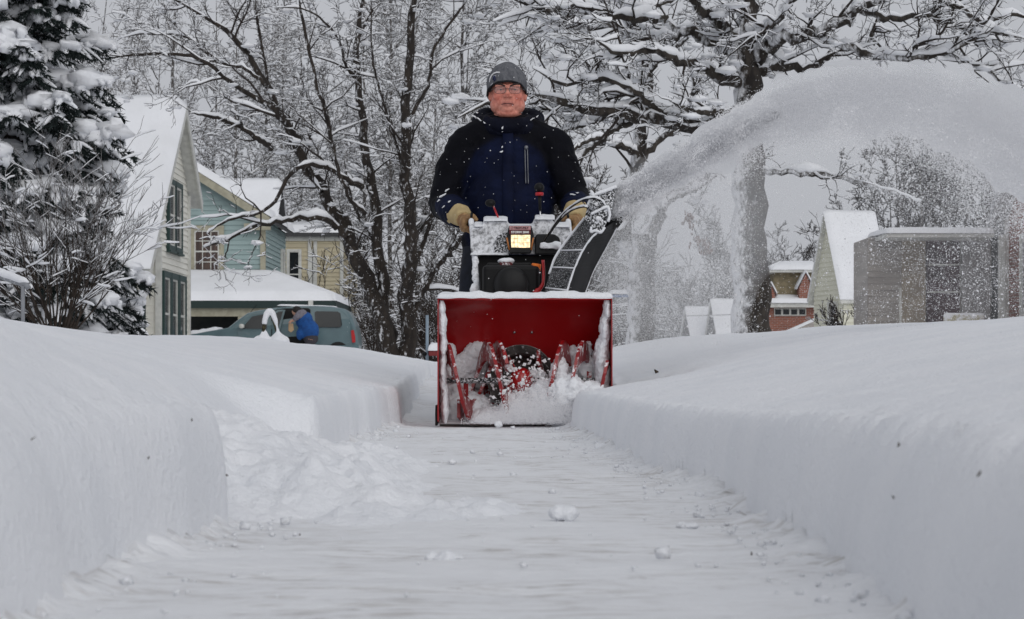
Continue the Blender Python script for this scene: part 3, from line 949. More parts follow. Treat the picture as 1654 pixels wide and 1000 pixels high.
def window(parent, c, u, n, w, h, fm, pm, cols=1, rows=1, trim=.09, sash=None, mun=.03, name='window'):
    c = Vector(c); u = Vector(u).normalized(); n = Vector(n).normalized(); z = Vector((0, 0, 1))
    fr = MB()
    for s in (-1, 1):
        fr.obox(c + u * s * (w / 2 + trim / 2) + n * .03, u, n, z, trim, .09, h + 2 * trim)
        fr.obox(c + z * s * (h / 2 + trim / 2) + n * .028, u, n, z, w, .085, trim)
    fr.obox(c - z * (h / 2 + trim + .025) + n * .05, u, n, z, w + 2 * trim + .1, .12, .05)
    o = fr.build(name, fm, parent)
    pn = MB(); pn.obox(c + n * .012, u, n, z, w, .02, h)
    pn.build('pane', pm, o)
    sb = MB()
    s_ = .045
    for s in (-1, 1):
        sb.obox(c + u * s * (w / 2 - s_ / 2) + n * .035, u, n, z, s_, .03, h)
        sb.obox(c + z * s * (h / 2 - s_ / 2) + n * .034, u, n, z, w - 2 * s_, .028, s_)
    for i in range(1, cols):
        sb.obox(c + u * (i / cols - .5) * w + n * .033, u, n, z, mun, .024, h - 2 * s_)
    for j in range(1, rows):
        sb.obox(c + z * (j / rows - .5) * h + n * .032, u, n, z, w - 2 * s_, .022, mun * (1.8 if j * 2 == rows else 1))
    sb.build('sash', sash or M['white_trim'], o)
    return o

def roof_plane(mb, A, B, C, D, th):
    """slab below the quad"""
    mb.prism([A, B, C, D], (0, 0, -th))

# cream house at left, its gable end turned to the path
def cream_house():
    h = thing('house', 'cream clapboard house with steep snowy roof and dark green windows behind the spruce', 'house', (-8.41, 58, .1))
    Xw, Yn, Yf, Yr, Zr, s = -8.41, 58.0, 63.2, 60.6, 6.85, .703
    XL_ = -22.0
    top = lambda Y: Zr - .17 - s * abs(Y - Yr)
    w = MB()
    w.prism([(Xw - .03, Yn + .03, 0), (Xw - .03, Yf - .03, 0), (Xw - .03, Yf - .03, top(Yf)), (Xw - .03, Yr, top(Yr)), (Xw - .03, Yn + .03, top(Yn))], (XL_ - Xw, 0, 0))
    def sp(z):
        d = max(0, (Zr - .17 - z) / s)
        return (max(0, Yr - d - Yn), min(Yf - Yn, Yr + d - Yn))
    siding(w, (Xw, Yn), (Xw, Yf), (1, 0), .1, Zr - .2, .145, .034, sp)
    siding(w, (XL_, Yn), (Xw, Yn), (0, -1), .1, top(Yn), .17, .03)
    w.build('wall', M['cream_siding'], h)
    cb = MB()
    cb.obox((Xw + .02, Yn - .02, 1.7), (1, 0, 0), (0, 1, 0), (0, 0, 1), .14, .14, 3.4)
    cb.obox((Xw + .02, Yf, 2.4), (1, 0, 0), (0, 1, 0), (0, 0, 1), .14, .12, 4.7)
    cb.build('corner_board', M['white_trim'], h)
    Xr = Xw + .30; Ye = 54.5; Yb = 63.75
    zE, zB = Zr - s * (Yr - Ye), Zr - s * (Yb - Yr)
    rf = MB()
    rf.prism([(XL_, Ye, zE), (XL_, Yr, Zr), (XL_, Yb, zB), (XL_, Yb, zB - .16), (XL_, Yr, Zr - .16), (XL_, Ye, zE - .16)], (Xr - XL_, 0, 0))
    r = rf.build('roof', M['white_trim'], h)
    fb = MB()
    for (ya, za, yb, zb) in ((Ye, zE, Yr, Zr), (Yr, Zr, Yb, zB)):
        fb.prism([(Xr + .003, ya, za - .02), (Xr + .003, yb, zb - .02), (Xr + .003, yb, zb - .26), (Xr + .003, ya, za - .26)], (.04, 0, 0))
    fb.build('rake_board', M['white_trim'], r)
    sn = MB()
    sn.slab((XL_, Ye - .08, zE - .05), (Xr + .05, Ye - .08, zE - .05), (Xr + .05, Yr, Zr), (XL_, Yr, Zr), .34, 30, 22, .25, .03, .8, 1)
    sn.slab((XL_, Yr - .03, Zr + .02), (Xr + .05, Yr - .03, Zr + .02), (Xr + .05, Yb + .05, zB - .03), (XL_, Yb + .05, zB - .03), .34, 30, 12, .25, .03, .8, 2)
    sn.build('snow_cover', M['snow_far'], r, smooth=True)
    n = (1, 0, 0); u = (0, 1, 0); x = Xw + .03
    for yy in (59.88, 61.05):
        window(h, (x, yy, 4.06), u, n, .98, 1.5, M['green_trim'], M['glass'], 1, 2, .13)
    for yy in (59.0, 60.35, 61.75):
        window(h, (x, yy, 1.62), u, n, 1.0, 1.75, M['green_trim'], M['glass'], 1, 2, .15)
    v = MB(); v.obox((x + .02, Yr, 5.75), u, n, (0, 0, 1), .34, .05, .5)
    for k in range(5): v.obox((x + .05, Yr, 5.56 + k * .09), u, n, (0, 0, 1), .28, .03, .03)
    v.build('vent', M['white_trim'], h)
    for (xx, yy) in ((-8.66, 54.95), (-8.40, 55.6), (-10.6, 54.95)):
        pm = MB(); pm.box((xx, yy, 1.4), (.11, .11, 2.3)); pm.box((xx, yy, 2.5), (.17, .17, .1))
        pm.build('porch_post', M['dark_green'], h)
cream_house()

# teal house behind, gable to the street, deep porch roof in front
def teal_house():
    h = thing('house', 'teal clapboard house with a brown-curtained window above a deep snowy porch roof', 'house', (-8.7, 84, .1))
    Y0, Y1_ = 85.0, 93.5
    Xa, Za, sl = -11.36, 7.45, .633
    Xc = -8.685; Xl = 2 * Xa - Xc
    top = lambda X: Za - .2 - sl * abs(X - Xa)
    w = MB()
    w.prism([(Xl + .03, Y0 + .03, 0), (Xc - .03, Y0 + .03, 0), (Xc - .03, Y0 + .03, top(Xc)), (Xa, Y0 + .03, top(Xa)), (Xl + .03, Y0 + .03, top(Xl))], (0, Y1_ - Y0, 0))
    def sp(z):
        d = max(0, (Za - .2 - z) / sl)
        return (max(0, Xa - d - Xl), min(Xc - Xl, Xa + d - Xl))
    siding(w, (Xl, Y0), (Xc, Y0), (0, -1), 2.6, Za - .25, .17, .035, sp)
    siding(w, (Xc, Y0), (Xc, Y1_), (1, 0), .2, top(Xc), .17, .035)
    # small cross gable on the right side
    yA, yB, yc, zp_ = 87.2, 90.8, 89.0, 7.1
    def sp2(z):
        d = max(0, (zp_ - .1 - z) / .95)
        return (max(0, yc - d - yA), min(yB - yA, yc + d - yA))
    w.prism([(Xc - .02, yA, top(Xc)), (Xc - .02, yB, top(Xc)), (Xc - .02, yc, zp_ - .1)], (-2.0, 0, 0))
    siding(w, (Xc, yA), (Xc, yB), (1, 0), top(Xc), zp_ - .1, .17, .035, sp2)
    w.build('wall', M['teal_siding'], h)
    cb = MB()
    cb.box((Xc + .02, Y0 - .02, 3.9), (.18, .16, 3.6))
    cb.build('corner_board', M['beige_trim'], h)
    Xe = Xc + .30; zE = Za - sl * (Xe - Xa); Xe2 = Xl - .30
    rf = MB()
    rf.prism([(Xe2, Y0 - .4, zE), (Xa, Y0 - .4, Za), (Xe, Y0 - .4, zE), (Xe, Y0 - .4, zE - .16), (Xa, Y0 - .4, Za - .16), (Xe2, Y0 - .4, zE - .16)], (0, Y1_ - Y0 + .8, 0))
    rf.prism([(Xc + .3, yA - .25, top(Xc) - .05), (Xc + .3, yc, zp_), (Xc + .3, yB + .25, top(Xc) - .05), (Xc + .3, yc, zp_ - .16)], (-2.4, 0, 0))
    r = rf.build('roof', M['shingle'], h)
    fb = MB()
    for (xa, za, xb, zb) in ((Xe2, zE, Xa, Za), (Xa, Za, Xe, zE)):
        fb.prism([(xa, Y0 - .41, za - .0), (xb, Y0 - .41, zb - .0), (xb, Y0 - .41, zb - .30), (xa, Y0 - .41, za - .30)], (0, -.05, 0))
    fb.box((Xe - .45, Y0 - .25, zE - .32), (.9, .35, .22))
    fb.build('rake_board', M['beige_trim'], r)
    sn = MB()
    sn.slab((Xa, Y0 - .48, Za), (Xe + .05, Y0 - .48, zE), (Xe + .05, Y1_ + .4, zE), (Xa, Y1_ + .4, Za), .30, 14, 22, .22, .03, .8, 3)
    sn.slab((Xe2 - .05, Y0 - .48, zE), (Xa + .02, Y0 - .48, Za + .02), (Xa + .02, Y1_ + .4, Za + .02), (Xe2 - .05, Y1_ + .4, zE), .30, 14, 22, .22, .03, .8, 4)
    sn.slab((Xc - 2.1, yA - .3, top(Xc)), (Xc + .34, yA - .3, top(Xc)), (Xc + .34, yc, zp_), (Xc - 2.1, yc, zp_), .25, 10, 10, .2, .02, .8, 5)
    sn.slab((Xc - 2.1, yc - .02, zp_), (Xc + .34, yc - .02, zp_), (Xc + .34, yB + .3, top(Xc)), (Xc - 2.1, yB + .3, top(Xc)), .25, 10, 10, .2, .02, .8, 5)
    sn.build('snow_cover', M['snow_far'], r, smooth=True)
    window(h, (-10.62, Y0 - .035, 4.40), (1, 0, 0), (0, -1, 0), .86, 1.46, M['beige_trim'], M['curtain_glass'], 3, 4, .17, mun=.028)
    window(h, (Xc + .035, 91.9, 3.9), (0, 1, 0), (1, 0, 0), .8, 1.6, M['white_trim'], M['glass'], 1, 2, .12)
    # porch
    Yp = 82.0; xA, xB = Xl - .5, -5.95
    zt, zb = 3.55, 2.62
    rt = (-8.4, Y0 - .03, zt)
    pr_ = MB()
    pr_.prism([(xA, Yp, zb), (xB, Yp, zb), rt, (xA, Y0 - .03, zt)], (0, 0, -.08))
    pr_.prism([(xB, Yp, zb), (xB, 90, zb), (-8.6, 90, zt), rt], (0, 0, -.08))
    p = pr_.build('porch_roof', M['shingle'], h)
    s2 = MB()
    s2.slab((xA, Yp - .06, zb - .02), (xB + .04, Yp - .06, zb - .02), (rt[0], rt[1], zt), (xA, Y0 - .05, zt), .26, 34, 14, .2, .02, .9, 6)
    s2.slab((xB + .05, Yp - .04, zb - .02), (xB + .05, 90, zb - .02), (-8.5, 90, zt), (rt[0], rt[1] - .02, zt), .26, 20, 14, .2, .02, .9, 7)
    s2.build('snow_cover', M['snow_far'], p, smooth=True)
    fa = MB(); fa.box(((xA + xB) / 2, Yp - .02, zb - .14), (xB - xA, .06, .26)); fa.box((xB, Yp + 4, zb - .14), (.06, 7.9, .26))
    fa.build('fascia', M['dark_green'], p)
    gar = MB()
    gar.box(((xA + xB) / 2, Yp + .25, zb - .40), (xB - xA - .3, .22, .28))
    for (x0, x1) in ((-14.1, -12.0), (-9.22, -6.1)):
        gar.box(((x0 + x1) / 2, Yp + .26, 1.0), (x1 - x0, .2, 2.6))
    gar.build('porch_wall', M['beige_trim'], h)
    bk = MB(); bk.box((-10.5, Yp + 2.6, 1.1), (4.6, .1, 2.6)); bk.box((-9.6, Yp + 2.52, 1.0), (.9, .06, 2.0))
    bk.build('garage_shade_panel', M['dark_inside'], h)  # dark-coloured panels stand in for the shade inside the garage opening
    lb = MB(); lb.box((-6.75, Yp - .1, zb - .12), (.16, .12, .22)); lb.build('porch_lamp', M['white_trim'], h)
teal_house()

def beige_house():
    h = thing('house', 'tan clapboard house with white corner boards standing behind the teal house', 'house', (-7.9, 100, .1))
    x0, x1, x2, Y0 = -9.5, -8.05, -6.92, 100.0
    z1 = 5.75
    w = MB()
    w.prism([(x0, Y0 + .03, 0), (x2 - .03, Y0 + .03, 0), (x2 - .03, Y0 + .03, z1), (x0, Y0 + .03, z1)], (0, 9, 0))
    siding(w, (x0, Y0), (x2, Y0), (0, -1), .2, z1, .17, .035)
    siding(w, (x2, Y0), (x2, Y0 + 9), (1, 0), .2, z1, .17, .035)
    w.build('wall', M['beige_siding'], h)
    cb = MB()
    for x in (x2 - .05, x1, -8.28): cb.box((x, Y0 - .05, 2.8), (.14, .1, 5.5))
    cb.box(((x0 + x2) / 2, Y0 - .06, z1 - .08), (x2 - x0, .1, .2))
    cb.build('corner_board', M['white_trim'], h)
    rf = MB(); rf.prism([(x0 - .3, Y0 - .4, z1), (x2 + .35, Y0 - .4, z1), (x2 + .35, Y0 + 9.3, z1), (x0 - .3, Y0 + 9.3, z1)], (0, 0, .14))
    r = rf.build('roof', M['shingle'], h)
    sn = MB(); sn.slab((x0 - .3, Y0 - .42, z1 + .14), (x2 + .38, Y0 - .42, z1 + .14), (x2 - .8, Y0 + 4.5, z1 + .6), (x0 + .4, Y0 + 4.5, z1 + .6), .3, 14, 12, .25, .03, .7, 8)
    sn.slab((x2 + .38, Y0 - .42, z1 + .14), (x2 + .38, Y0 + 9.3, z1 + .14), (x2 - .8, Y0 + 4.6, z1 + .6), (x2 - .8, Y0 + 4.5, z1 + .6), .3, 14, 12, .25, .03, .7, 9)
    sn.build('snow_cover', M['snow_far'], r, smooth=True)
    for x in (-8.17 - .75, -8.17 + .01):
        window(h, (x, Y0 - .03, 4.2), (1, 0, 0), (0, -1, 0), .12 if x > -8.5 else .45, 1.9, M['white_trim'], M['glass'], 1, 2, .08)
beige_house()

# gabled outbuildings made in their own axes, then set down and turned
def cottage(name, label, cat, loc, rz, W, D, hw, hr, wallm, th=.2, over=.15, group=None, wins=()):
    h = thing(name, label, cat, (0, 0, 0), group)
    w = MB()
    w.prism([(-W / 2, -D / 2, 0), (-W / 2, D / 2, 0), (-W / 2, D / 2, hw), (-W / 2, 0, hw + hr), (-W / 2, -D / 2, hw)], (W, 0, 0))
    def sp(z):
        if z <= hw: return (0, D)
        d = D / 2 * (hw + hr - z) / hr
        return (D / 2 - d, D / 2 + d)
    siding(w, (-W / 2, D / 2), (-W / 2, -D / 2), (-1, 0), 0, hw + hr - .02, .15, .03, sp)
    siding(w, (-W / 2, -D / 2), (W / 2, -D / 2), (0, -1), 0, hw, .15, .03)
    w.build('wall', wallm, h)
    s = hr / (D / 2); e = D / 2 + over; ze = hw - s * over; X0 = -W / 2 - over; X1 = W / 2 + over
    rf = MB()
    rf.prism([(X0, -e, ze), (X0, 0, hw + hr), (X0, e, ze), (X0, e, ze + .12), (X0, 0, hw + hr + .14), (X0, -e, ze + .12)], (X1 - X0, 0, 0))
    r = rf.build('roof', M['white_trim'], h)
    sn = MB()
    sn.slab((X0 - .03, -e - .03, ze + .12), (X1 + .03, -e - .03, ze + .12), (X1 + .03, 0, hw + hr + .14), (X0 - .03, 0, hw + hr + .14), th, 14, 14, th, .02, .9, 11)
    sn.slab((X0 - .03, -.01, hw + hr + .14), (X1 + .03, -.01, hw + hr + .14), (X1 + .03, e + .03, ze + .12), (X0 - .03, e + .03, ze + .12), th, 14, 14, th, .02, .9, 12)
    sn.build('snow_cover', M['snow_far'], r, smooth=True)
    for (yy, zz, ww, hh) in wins:
        window(h, (-W / 2 - .03, yy, zz), (0, 1, 0), (-1, 0, 0), ww, hh, M['white_trim'], M['glass'], 1, 2, .07)
    h.location = loc; h.rotation_euler = (0, 0, rz)
    return h

p = P(1126, 553, 84); cottage('shed', 'left and lower of two small steep snowy roofs left of the street tree trunk', 'shed', (p.x, p.y, p.z - .28), R(22), .80, .84, .3, 1.05, M['dark_siding'], .09, .05)
p = P(1168, 551, 83); cottage('shed', 'taller of two small steep snowy roofs, the one touching the street tree trunk', 'shed', (p.x, p.y, p.z - .28), R(22), .84, .90, .34, 1.22, M['dark_siding'], .09, .05)
p = P(1372, 545, 78); cottage('house', 'narrow pale yellow gabled house with steep snowy roof, right of the brick house', 'house', (p.x, p.y, p.z - .9), R(17), 1.45, 2.2, 2.3, 2.45, M['pale_siding'], .2, .16, wins=((-.45, 1.5, .5, .9),))

def brick_house():
    h = thing('house', 'small red brick house with tan upper storey and snow-capped hipped roof by the street tree', 'house', (11.5, 100, .6))
    q = lambda px, py, dy=0: P(px, py, 100 + dy)
    b = MB()
    a, c = q(1228, 560), q(1338, 497)
    b.box(((a.x + c.x) / 2, 101.5, (a.z + c.z) / 2), (c.x - a.x, 3, c.z - a.z)); b.build('wall', M['brick'], h)
    band = MB(); a, c = q(1250, 510), q(1302, 498)
    band.box(((a.x + c.x) / 2, 99.98, (a.z + c.z) / 2), (c.x - a.x, .08, c.z - a.z))
    o = band.build('window', M['white_trim'], h)
    pn = MB()
    for k in range(4):
        w_ = (c.x - a.x) / 4
        pn.box((a.x + w_ * (k + .5), 99.93, (a.z + c.z) / 2), (w_ * .74, .03, (c.z - a.z) * .7))
    pn.build('pane', M['glass'], o)
    up = MB(); pts = [q(1246, 484), q(1326, 484), q(1318, 436), q(1254, 436)]
    up.prism([p + Vector((0, .5, 0)) for p in pts], (0, 2, 0)); up.build('upper_storey', M['tan_shingle'], h)
    rf = MB(); a, c = q(1234, 497), q(1336, 490); rf.box(((a.x + c.x) / 2, 101.4, (a.z + c.z) / 2), (c.x - a.x, 3.6, c.z - a.z))
    a2, c2 = q(1243, 440), q(1334, 436); rf.box(((a2.x + c2.x) / 2, 101.5, (a2.z + c2.z) / 2), (c2.x - a2.x, 3.2, c2.z - a2.z))
    r = rf.build('roof', M['white_trim'], h)
    sn = MB()
    sn.slab((a.x, 99.5, c.z), (c.x, 99.5, c.z), (c.x - .1, 100.6, c.z + .25), (a.x + .1, 100.6, c.z + .25), .16, 14, 8, .15, .02, 2, 4)
    z0 = c2.z; xm0, xm1 = q(1268, 0).x, q(1318, 0).x
    sn.slab((a2.x, 99.85, z0), (c2.x, 99.85, z0), (xm1, 101.3, z0 + .30), (xm0, 101.3, z0 + .30), .16, 16, 8, .2, .02, 2, 5)
    sn.slab((a2.x, 103, z0), (a2.x, 99.85, z0), (xm0, 101.3, z0 + .30), (xm0, 101.4, z0 + .30), .16, 10, 8, .2, .02, 2, 6)
    sn.build('snow_cover', M['snow_far'], r, smooth=True)
    for (pa, pb, yt, yb) in ((1239, 1252, 456, 490), (1291, 1312, 438, 486)):
        d = MB(); A, B = q(pa, yb, -.35), q(pb, yb, -.35); T = q((pa + pb) / 2, yt, -.35); zm = A.z + (T.z - A.z) * .45
        d.prism([A, B, Vector((B.x, B.y, zm)), Vector((T.x, T.y, T.z - .1)), Vector((A.x, A.y, zm))], (0, 1.2, 0))
        dm = d.build('dormer', M['brick'], h)
        s_ = MB()
        s_.slab((A.x - .1, A.y - .1, zm - .06), (T.x, A.y - .1, T.z - .02), (T.x, A.y + 1.1, T.z - .02), (A.x - .1, A.y + 1.1, zm - .06), .13, 8, 8, .12, .01, 2, 7)
        s_.slab((T.x - .01, A.y - .1, T.z - .02), (B.x + .1, A.y - .1, zm - .06), (B.x + .1, A.y + 1.1, zm - .06), (T.x - .01, A.y + 1.1, T.z - .02), .13, 8, 8, .12, .01, 2, 8)
        s_.build('snow_cover', M['snow_far'], dm, smooth=True)
    st = MB(); A, B = q(1240, 552, -1.6), q(1322, 516, -1.6)
    st.prism([A, B, B - Vector((0, 0, .9)), A - Vector((0, 0, .3))], (0, .25, 0)); sm_ = st.build('stair_wall', M['grey_siding'], h)
    s_ = MB(); s_.slab(A + Vector((0, -.03, 0)), B + Vector((0, -.03, 0)), B + Vector((0, .28, 0)), A + Vector((0, .28, 0)), .12, 14, 6, .1, .01, 3, 9); s_.build('snow_cover', M['snow_far'], sm_, smooth=True)
brick_house()

def porch_house():
    h = thing('house', 'low grey house with tan and wine-red panels under a flat snow-topped porch roof', 'house', (7.8, 46, .8))
    q = lambda px, py, Y=46.6: P(px, py, Y)
    w = MB(); A, B = q(1402, 560), q(1622, 384)
    w.box(((A.x + B.x) / 2, 47.6, (A.z + B.z) / 2), (B.x - A.x, 1.9, B.z - A.z)); siding(w, (A.x, 46.62), (B.x, 46.62), (0, -1), A.z, B.z, .12, .02)
    w.build('wall', M['grey_siding'], h)
    for (a, b, yt, yb, m_, nm) in ((1456, 1494, 382, 530, 'tan_panel', 'panel'), (1496, 1549, 382, 535, 'wine', 'door'), (1553, 1598, 382, 530, 'grey_panel', 'panel'), (1601, 1614, 382, 530, 'dark_inside', 'side_door')):
        mb = MB(); A, B = q(a, yb), q(b, yt); mb.box(((A.x + B.x) / 2, 46.56, (A.z + B.z) / 2), (B.x - A.x, .08, B.z - A.z)); o = mb.build(nm, M[m_], h, bevel=.01)
        if m_ == 'wine':
            k = MB()
            for yy in (428, 472):
                k = MB(); c = q((a + b) / 2, yy); k.box((c.x, 46.50, c.z), (B.x - A.x - .05, .03, .03)); k.build('door_rail', M['white_trim'], o)
    mb = MB(); A, B = q(1449, 470), q(1452, 530); mb.box((A.x, 46.2, (A.z + B.z) / 2), (.04, .04, .8)); mb.build('drain_pipe', M['white_trim'], h)
    rf = MB(); A, B = q(1432, 383, 45.2), q(1606, 377, 45.2); rf.box(((A.x + B.x) / 2, 46.4, (A.z + B.z) / 2), (B.x - A.x, 2.4, B.z - A.z))
    r = rf.build('porch_roof', M['white_trim'], h)
    sn = MB(); sn.slab((A.x - .03, 45.15, B.z), (B.x + .03, 45.15, B.z), (B.x + .03, 47.6, B.z + .05), (A.x - .03, 47.6, B.z + .05), .11, 24, 10, .12, .02, 1.5, 3)
    sn.build('snow_cover', M['snow_far'], r, smooth=True)
    ps = MB(); A, B = q(1618, 380, 45.3), q(1618, 560, 45.3); ps.box((A.x, 45.3, (A.z + B.z) / 2), (.12, .12, A.z - B.z)); ps.build('porch_post', M['white_trim'], h, bevel=.01)
porch_house()
def bench():
    c0 = P(1557, 545, 45.0)
    o = thing('porch_bench', 'pale yellow padded bench half buried in snow before the porch', 'bench', c0)
    A, B = P(1524, 530, 45.0), P(1590, 508, 45.0)
    mb = MB(); mb.box(((A.x + B.x) / 2, 45.0, (A.z + B.z) / 2 + .03), (B.x - A.x, .14, (B.z - A.z))); mb.build('backrest', M['cushion'], o, bevel=.05, smooth=True)
    mb = MB(); mb.box(((A.x + B.x) / 2, 44.75, A.z - .02), (B.x - A.x, .5, .14)); mb.build('seat', M['cushion'], o, bevel=.04, smooth=True)
    for s in (A.x + .06, B.x - .06):
        mb = MB(); mb.box((s, 44.8, A.z - .25), (.06, .4, .4)); mb.build('leg', M['dark_inside'], o)
bench()

def brick_gable_house():
    Xw, Yf, Yr = 9.42, 46.4, 43.0
    h = thing('house', 'red brick house with white corner board at the right edge, seen through the thrown snow', 'house', (Xw, Yf, .8))
    Za, s = 5.4, .62
    w = MB(); t = lambda Y: Za - .2 - s * abs(Y - Yr)
    w.prism([(Xw, Yr - 3.4, .2), (Xw, Yr - 3.4, t(Yr - 3.4)), (Xw, Yr, t(Yr)), (Xw, Yf, t(Yf)), (Xw, Yf, .2)], (9, 0, 0)); w.build('wall', M['brick'], h)
    cb = MB(); cb.box((Xw - .01, Yf - .03, 1.7), (.12, .16, 3.0)); cb.build('corner_board', M['white_trim'], h)
    Yb, Ya = Yf + .6, Yr - 4.0; zb = Za - s * (Yb - Yr); za = Za - s * (Yr - Ya); X0 = Xw - .28
    rf = MB(); rf.prism([(X0, Ya, za), (X0, Yr, Za), (X0, Yb, zb), (X0, Yb, zb - .22), (X0, Yr, Za - .24), (X0, Ya, za - .22)], (9.5, 0, 0)); r = rf.build('roof', M['grey_panel'], h)
    sn = MB()
    sn.slab((X0 - .04, Ya, za), (X0 + 9.5, Ya, za), (X0 + 9.5, Yr, Za), (X0 - .04, Yr, Za), .25, 14, 12, .2, .02, 1, 1)
    sn.slab((X0 - .04, Yr - .02, Za), (X0 + 9.5, Yr - .02, Za), (X0 + 9.5, Yb + .05, zb), (X0 - .04, Yb + .05, zb), .25, 14, 12, .2, .02, 1, 2)
    sn.build('snow_cover', M['snow_far'], r, smooth=True)
    window(h, (Xw - .01, 44.4, 2.0), (0, 1, 0), (-1, 0, 0), .9, 1.3, M['white_trim'], M['glass'], 1, 2, .1)
brick_gable_house()

# ------------------------------------------------------------------ parked van and the person leaning in
M['van_paint'] = mat('van_paint', (.10, .165, .18), .35, (.085, .14, .155), 2, coat=.5, frost=.22, fscale=5, fup=.12)
M['van_glass'] = mat('van_glass', (.012, .015, .016), .1)
M['rubber'] = mat('rubber', (.012, .012, .012), .8)
M['rim'] = mat('rim', (.4, .4, .41), .4, metallic=.7)
M['tail_red'] = mat('tail_red', (.45, .01, .012), .25, coat=.5)
M['black_plastic'] = mat('black_plastic', (.005, .005, .0055), .5, spec=.2)
def van():
    Yv, Wd = 65.0, 1.85
    h = thing('van', 'blue-grey parked van with its side door open and a person leaning inside', 'van', P(435, 575, Yv))
    belt = P(0, 531, Yv).z
    def tum(p, ys):
        k = max(0, p.z - belt)
        return Vector((p.x, p.y + (.22 * k * k + .06 * k) * ys, p.z))
    prof = [(293, 552), (297, 545), (307, 540.5), (335, 535), (368, 529.5), (383, 517), (399, 505.5), (414, 501.5), (432, 498.5), (452, 495.6), (476, 493.8), (510, 493.6), (535, 494.6), (553, 498), (562, 503), (568.5, 513), (574, 527), (577.5, 545), (578.5, 558), (576, 566), (562, 568), (310, 568), (295, 562)]
    pts = [P(x, y, Yv) for x, y in prof]
    n = len(pts)
    st = [(.0, .94), (.05, 1.0), (.5, 1.012), (.95, 1.0), (1.0, .94)]
    ctr = Vector((P(436, 0, Yv).x, 0, belt))
    vs = []
    for (f_, k) in st:
        for p_ in pts:
            ys = 1 if f_ < .3 else (-1 if f_ > .7 else 0)
            q = Vector((ctr.x + (p_.x - ctr.x) * (1 + (k - 1) * .5), Yv + f_ * Wd, ctr.z + (p_.z - ctr.z) * (1 + (k - 1) * .7)))
            vs.append(tum(q, ys))
    fs = []
    for j in range(len(st) - 1):
        for i in range(n): fs.append((j * n + i, j * n + (i + 1) % n, (j + 1) * n + (i + 1) % n, (j + 1) * n + i))
    fs.append(tuple(range(n - 1, -1, -1))); fs.append(tuple((len(st) - 1) * n + i for i in range(n)))
    b = MB(); b.add(vs, fs); b.build('body', M['van_paint'], h, bevel=.025)
    def panel(name, poly, m, parent=h, out=.012, th=.02, rnd=None):
        pp = [tum(P(x, y, Yv), 1) for x, y in poly]
        a = MB(); a.prism([p_ + Vector((0, -out, 0)) for p_ in pp], (0, th, 0)); return a.build(name, m, parent, bevel=rnd)
    fd = panel('door', [(385, 561), (384, 532), (404, 509), (430, 503.5), (434, 504), (436, 561)], M['van_paint'], out=.010)
    panel('window', [(390, 531), (407, 511.5), (428, 507), (431, 508), (431, 531)], M['van_glass'], fd, .022)
    panel('handle', [(424, 536), (431, 536), (431, 538), (424, 538)], M['black_plastic'], fd, .035)
    panel('dark_opening_sheet', [(438, 563), (438, 505), (446, 500), (458, 498), (497, 497.5), (501, 500), (502, 563)], M['black_plastic'], out=.014)  # flat black sheet on the body, standing in for the shaded interior
    dg = panel('sliding_door', [(440, 562), (440, 506), (448, 501), (455, 500), (461, 500.5), (452, 535), (452, 562)], M['van_paint'], out=.10, th=.04)
    panel('window', [(444, 531), (444, 508), (450, 503.5), (457, 503), (450, 531)], M['van_glass'], dg, .115)
    panel('rear_window', [(508, 504.5), (511, 502.5), (545, 503.2), (549.5, 506), (552.5, 524), (551, 528), (547, 529), (513, 528.5), (509.5, 526)], M['van_glass'])
    panel('tail_light', [(567, 534), (571.5, 533), (574, 545), (574, 553), (569, 553.5), (568, 545)], M['tail_red'], out=.03, th=.25)
    panel('bumper', [(500, 567), (500, 560), (579, 557), (580, 566), (575, 569)], M['van_paint'], out=.035, th=.1)
    m = MB(); c = tum(P(391, 527, Yv), 1); m.ell(c + Vector((0, -.12, 0)), (.075, .06, .065), 14); m.cyl(c + Vector((.05, .02, -.03)), c + Vector((.03, -.1, -.02)), .025)
    m.build('mirror', M['white_trim'], h, smooth=True)
    for px in (338, 546):
        c = P(px, 569, Yv)
        t = MB(); t.lathe([(.17, 0), (.3, 0), (.335, .03), (.335, .18), (.3, .21), (.17, .21)], c + Vector((0, .0, -.03)), (0, 1, 0), 28)
        w = t.build('wheel', M['rubber'], h, smooth=True)
        t = MB(); t.lathe([(0, .03), (.06, .03), (.09, .05), (.17, .02), (.19, .05)], c + Vector((0, .0, -.03)), (0, 1, 0), 20); t.build('rim', M['rim'], w, smooth=True)
    sn = MB()
    A, B = P(446, 495.5, Yv), P(545, 497, Yv)
    sn.slab(A + Vector((0, .2, .03)), B + Vector((0, .2, .0)), B + Vector((-.05, 1.6, 0)), A + Vector((.05, 1.6, .03)), .05, 20, 8, .15, .01, 3, 2)
    sn.build('snow_cover', M['snow_far'], h, smooth=True)
    sn = MB(); A, B = P(304, 541, Yv), P(352, 533.5, Yv)
    sn.slab(A + Vector((0, .05, 0)), B + Vector((0, .05, 0)), B + Vector((0, 1.7, .02)), A + Vector((0, 1.7, .02)), .09, 18, 10, .12, .05, 4, 3)
    sn.build('snow_cover', M['snow_far'], h, smooth=True)
    an = MB(); a = P(402, 505, Yv) + Vector((0, .3, 0)); an.tube([a, a + Vector((.18, 0, .22))], .008, 5); an.build('aerial', M['black_plastic'], h)
van()

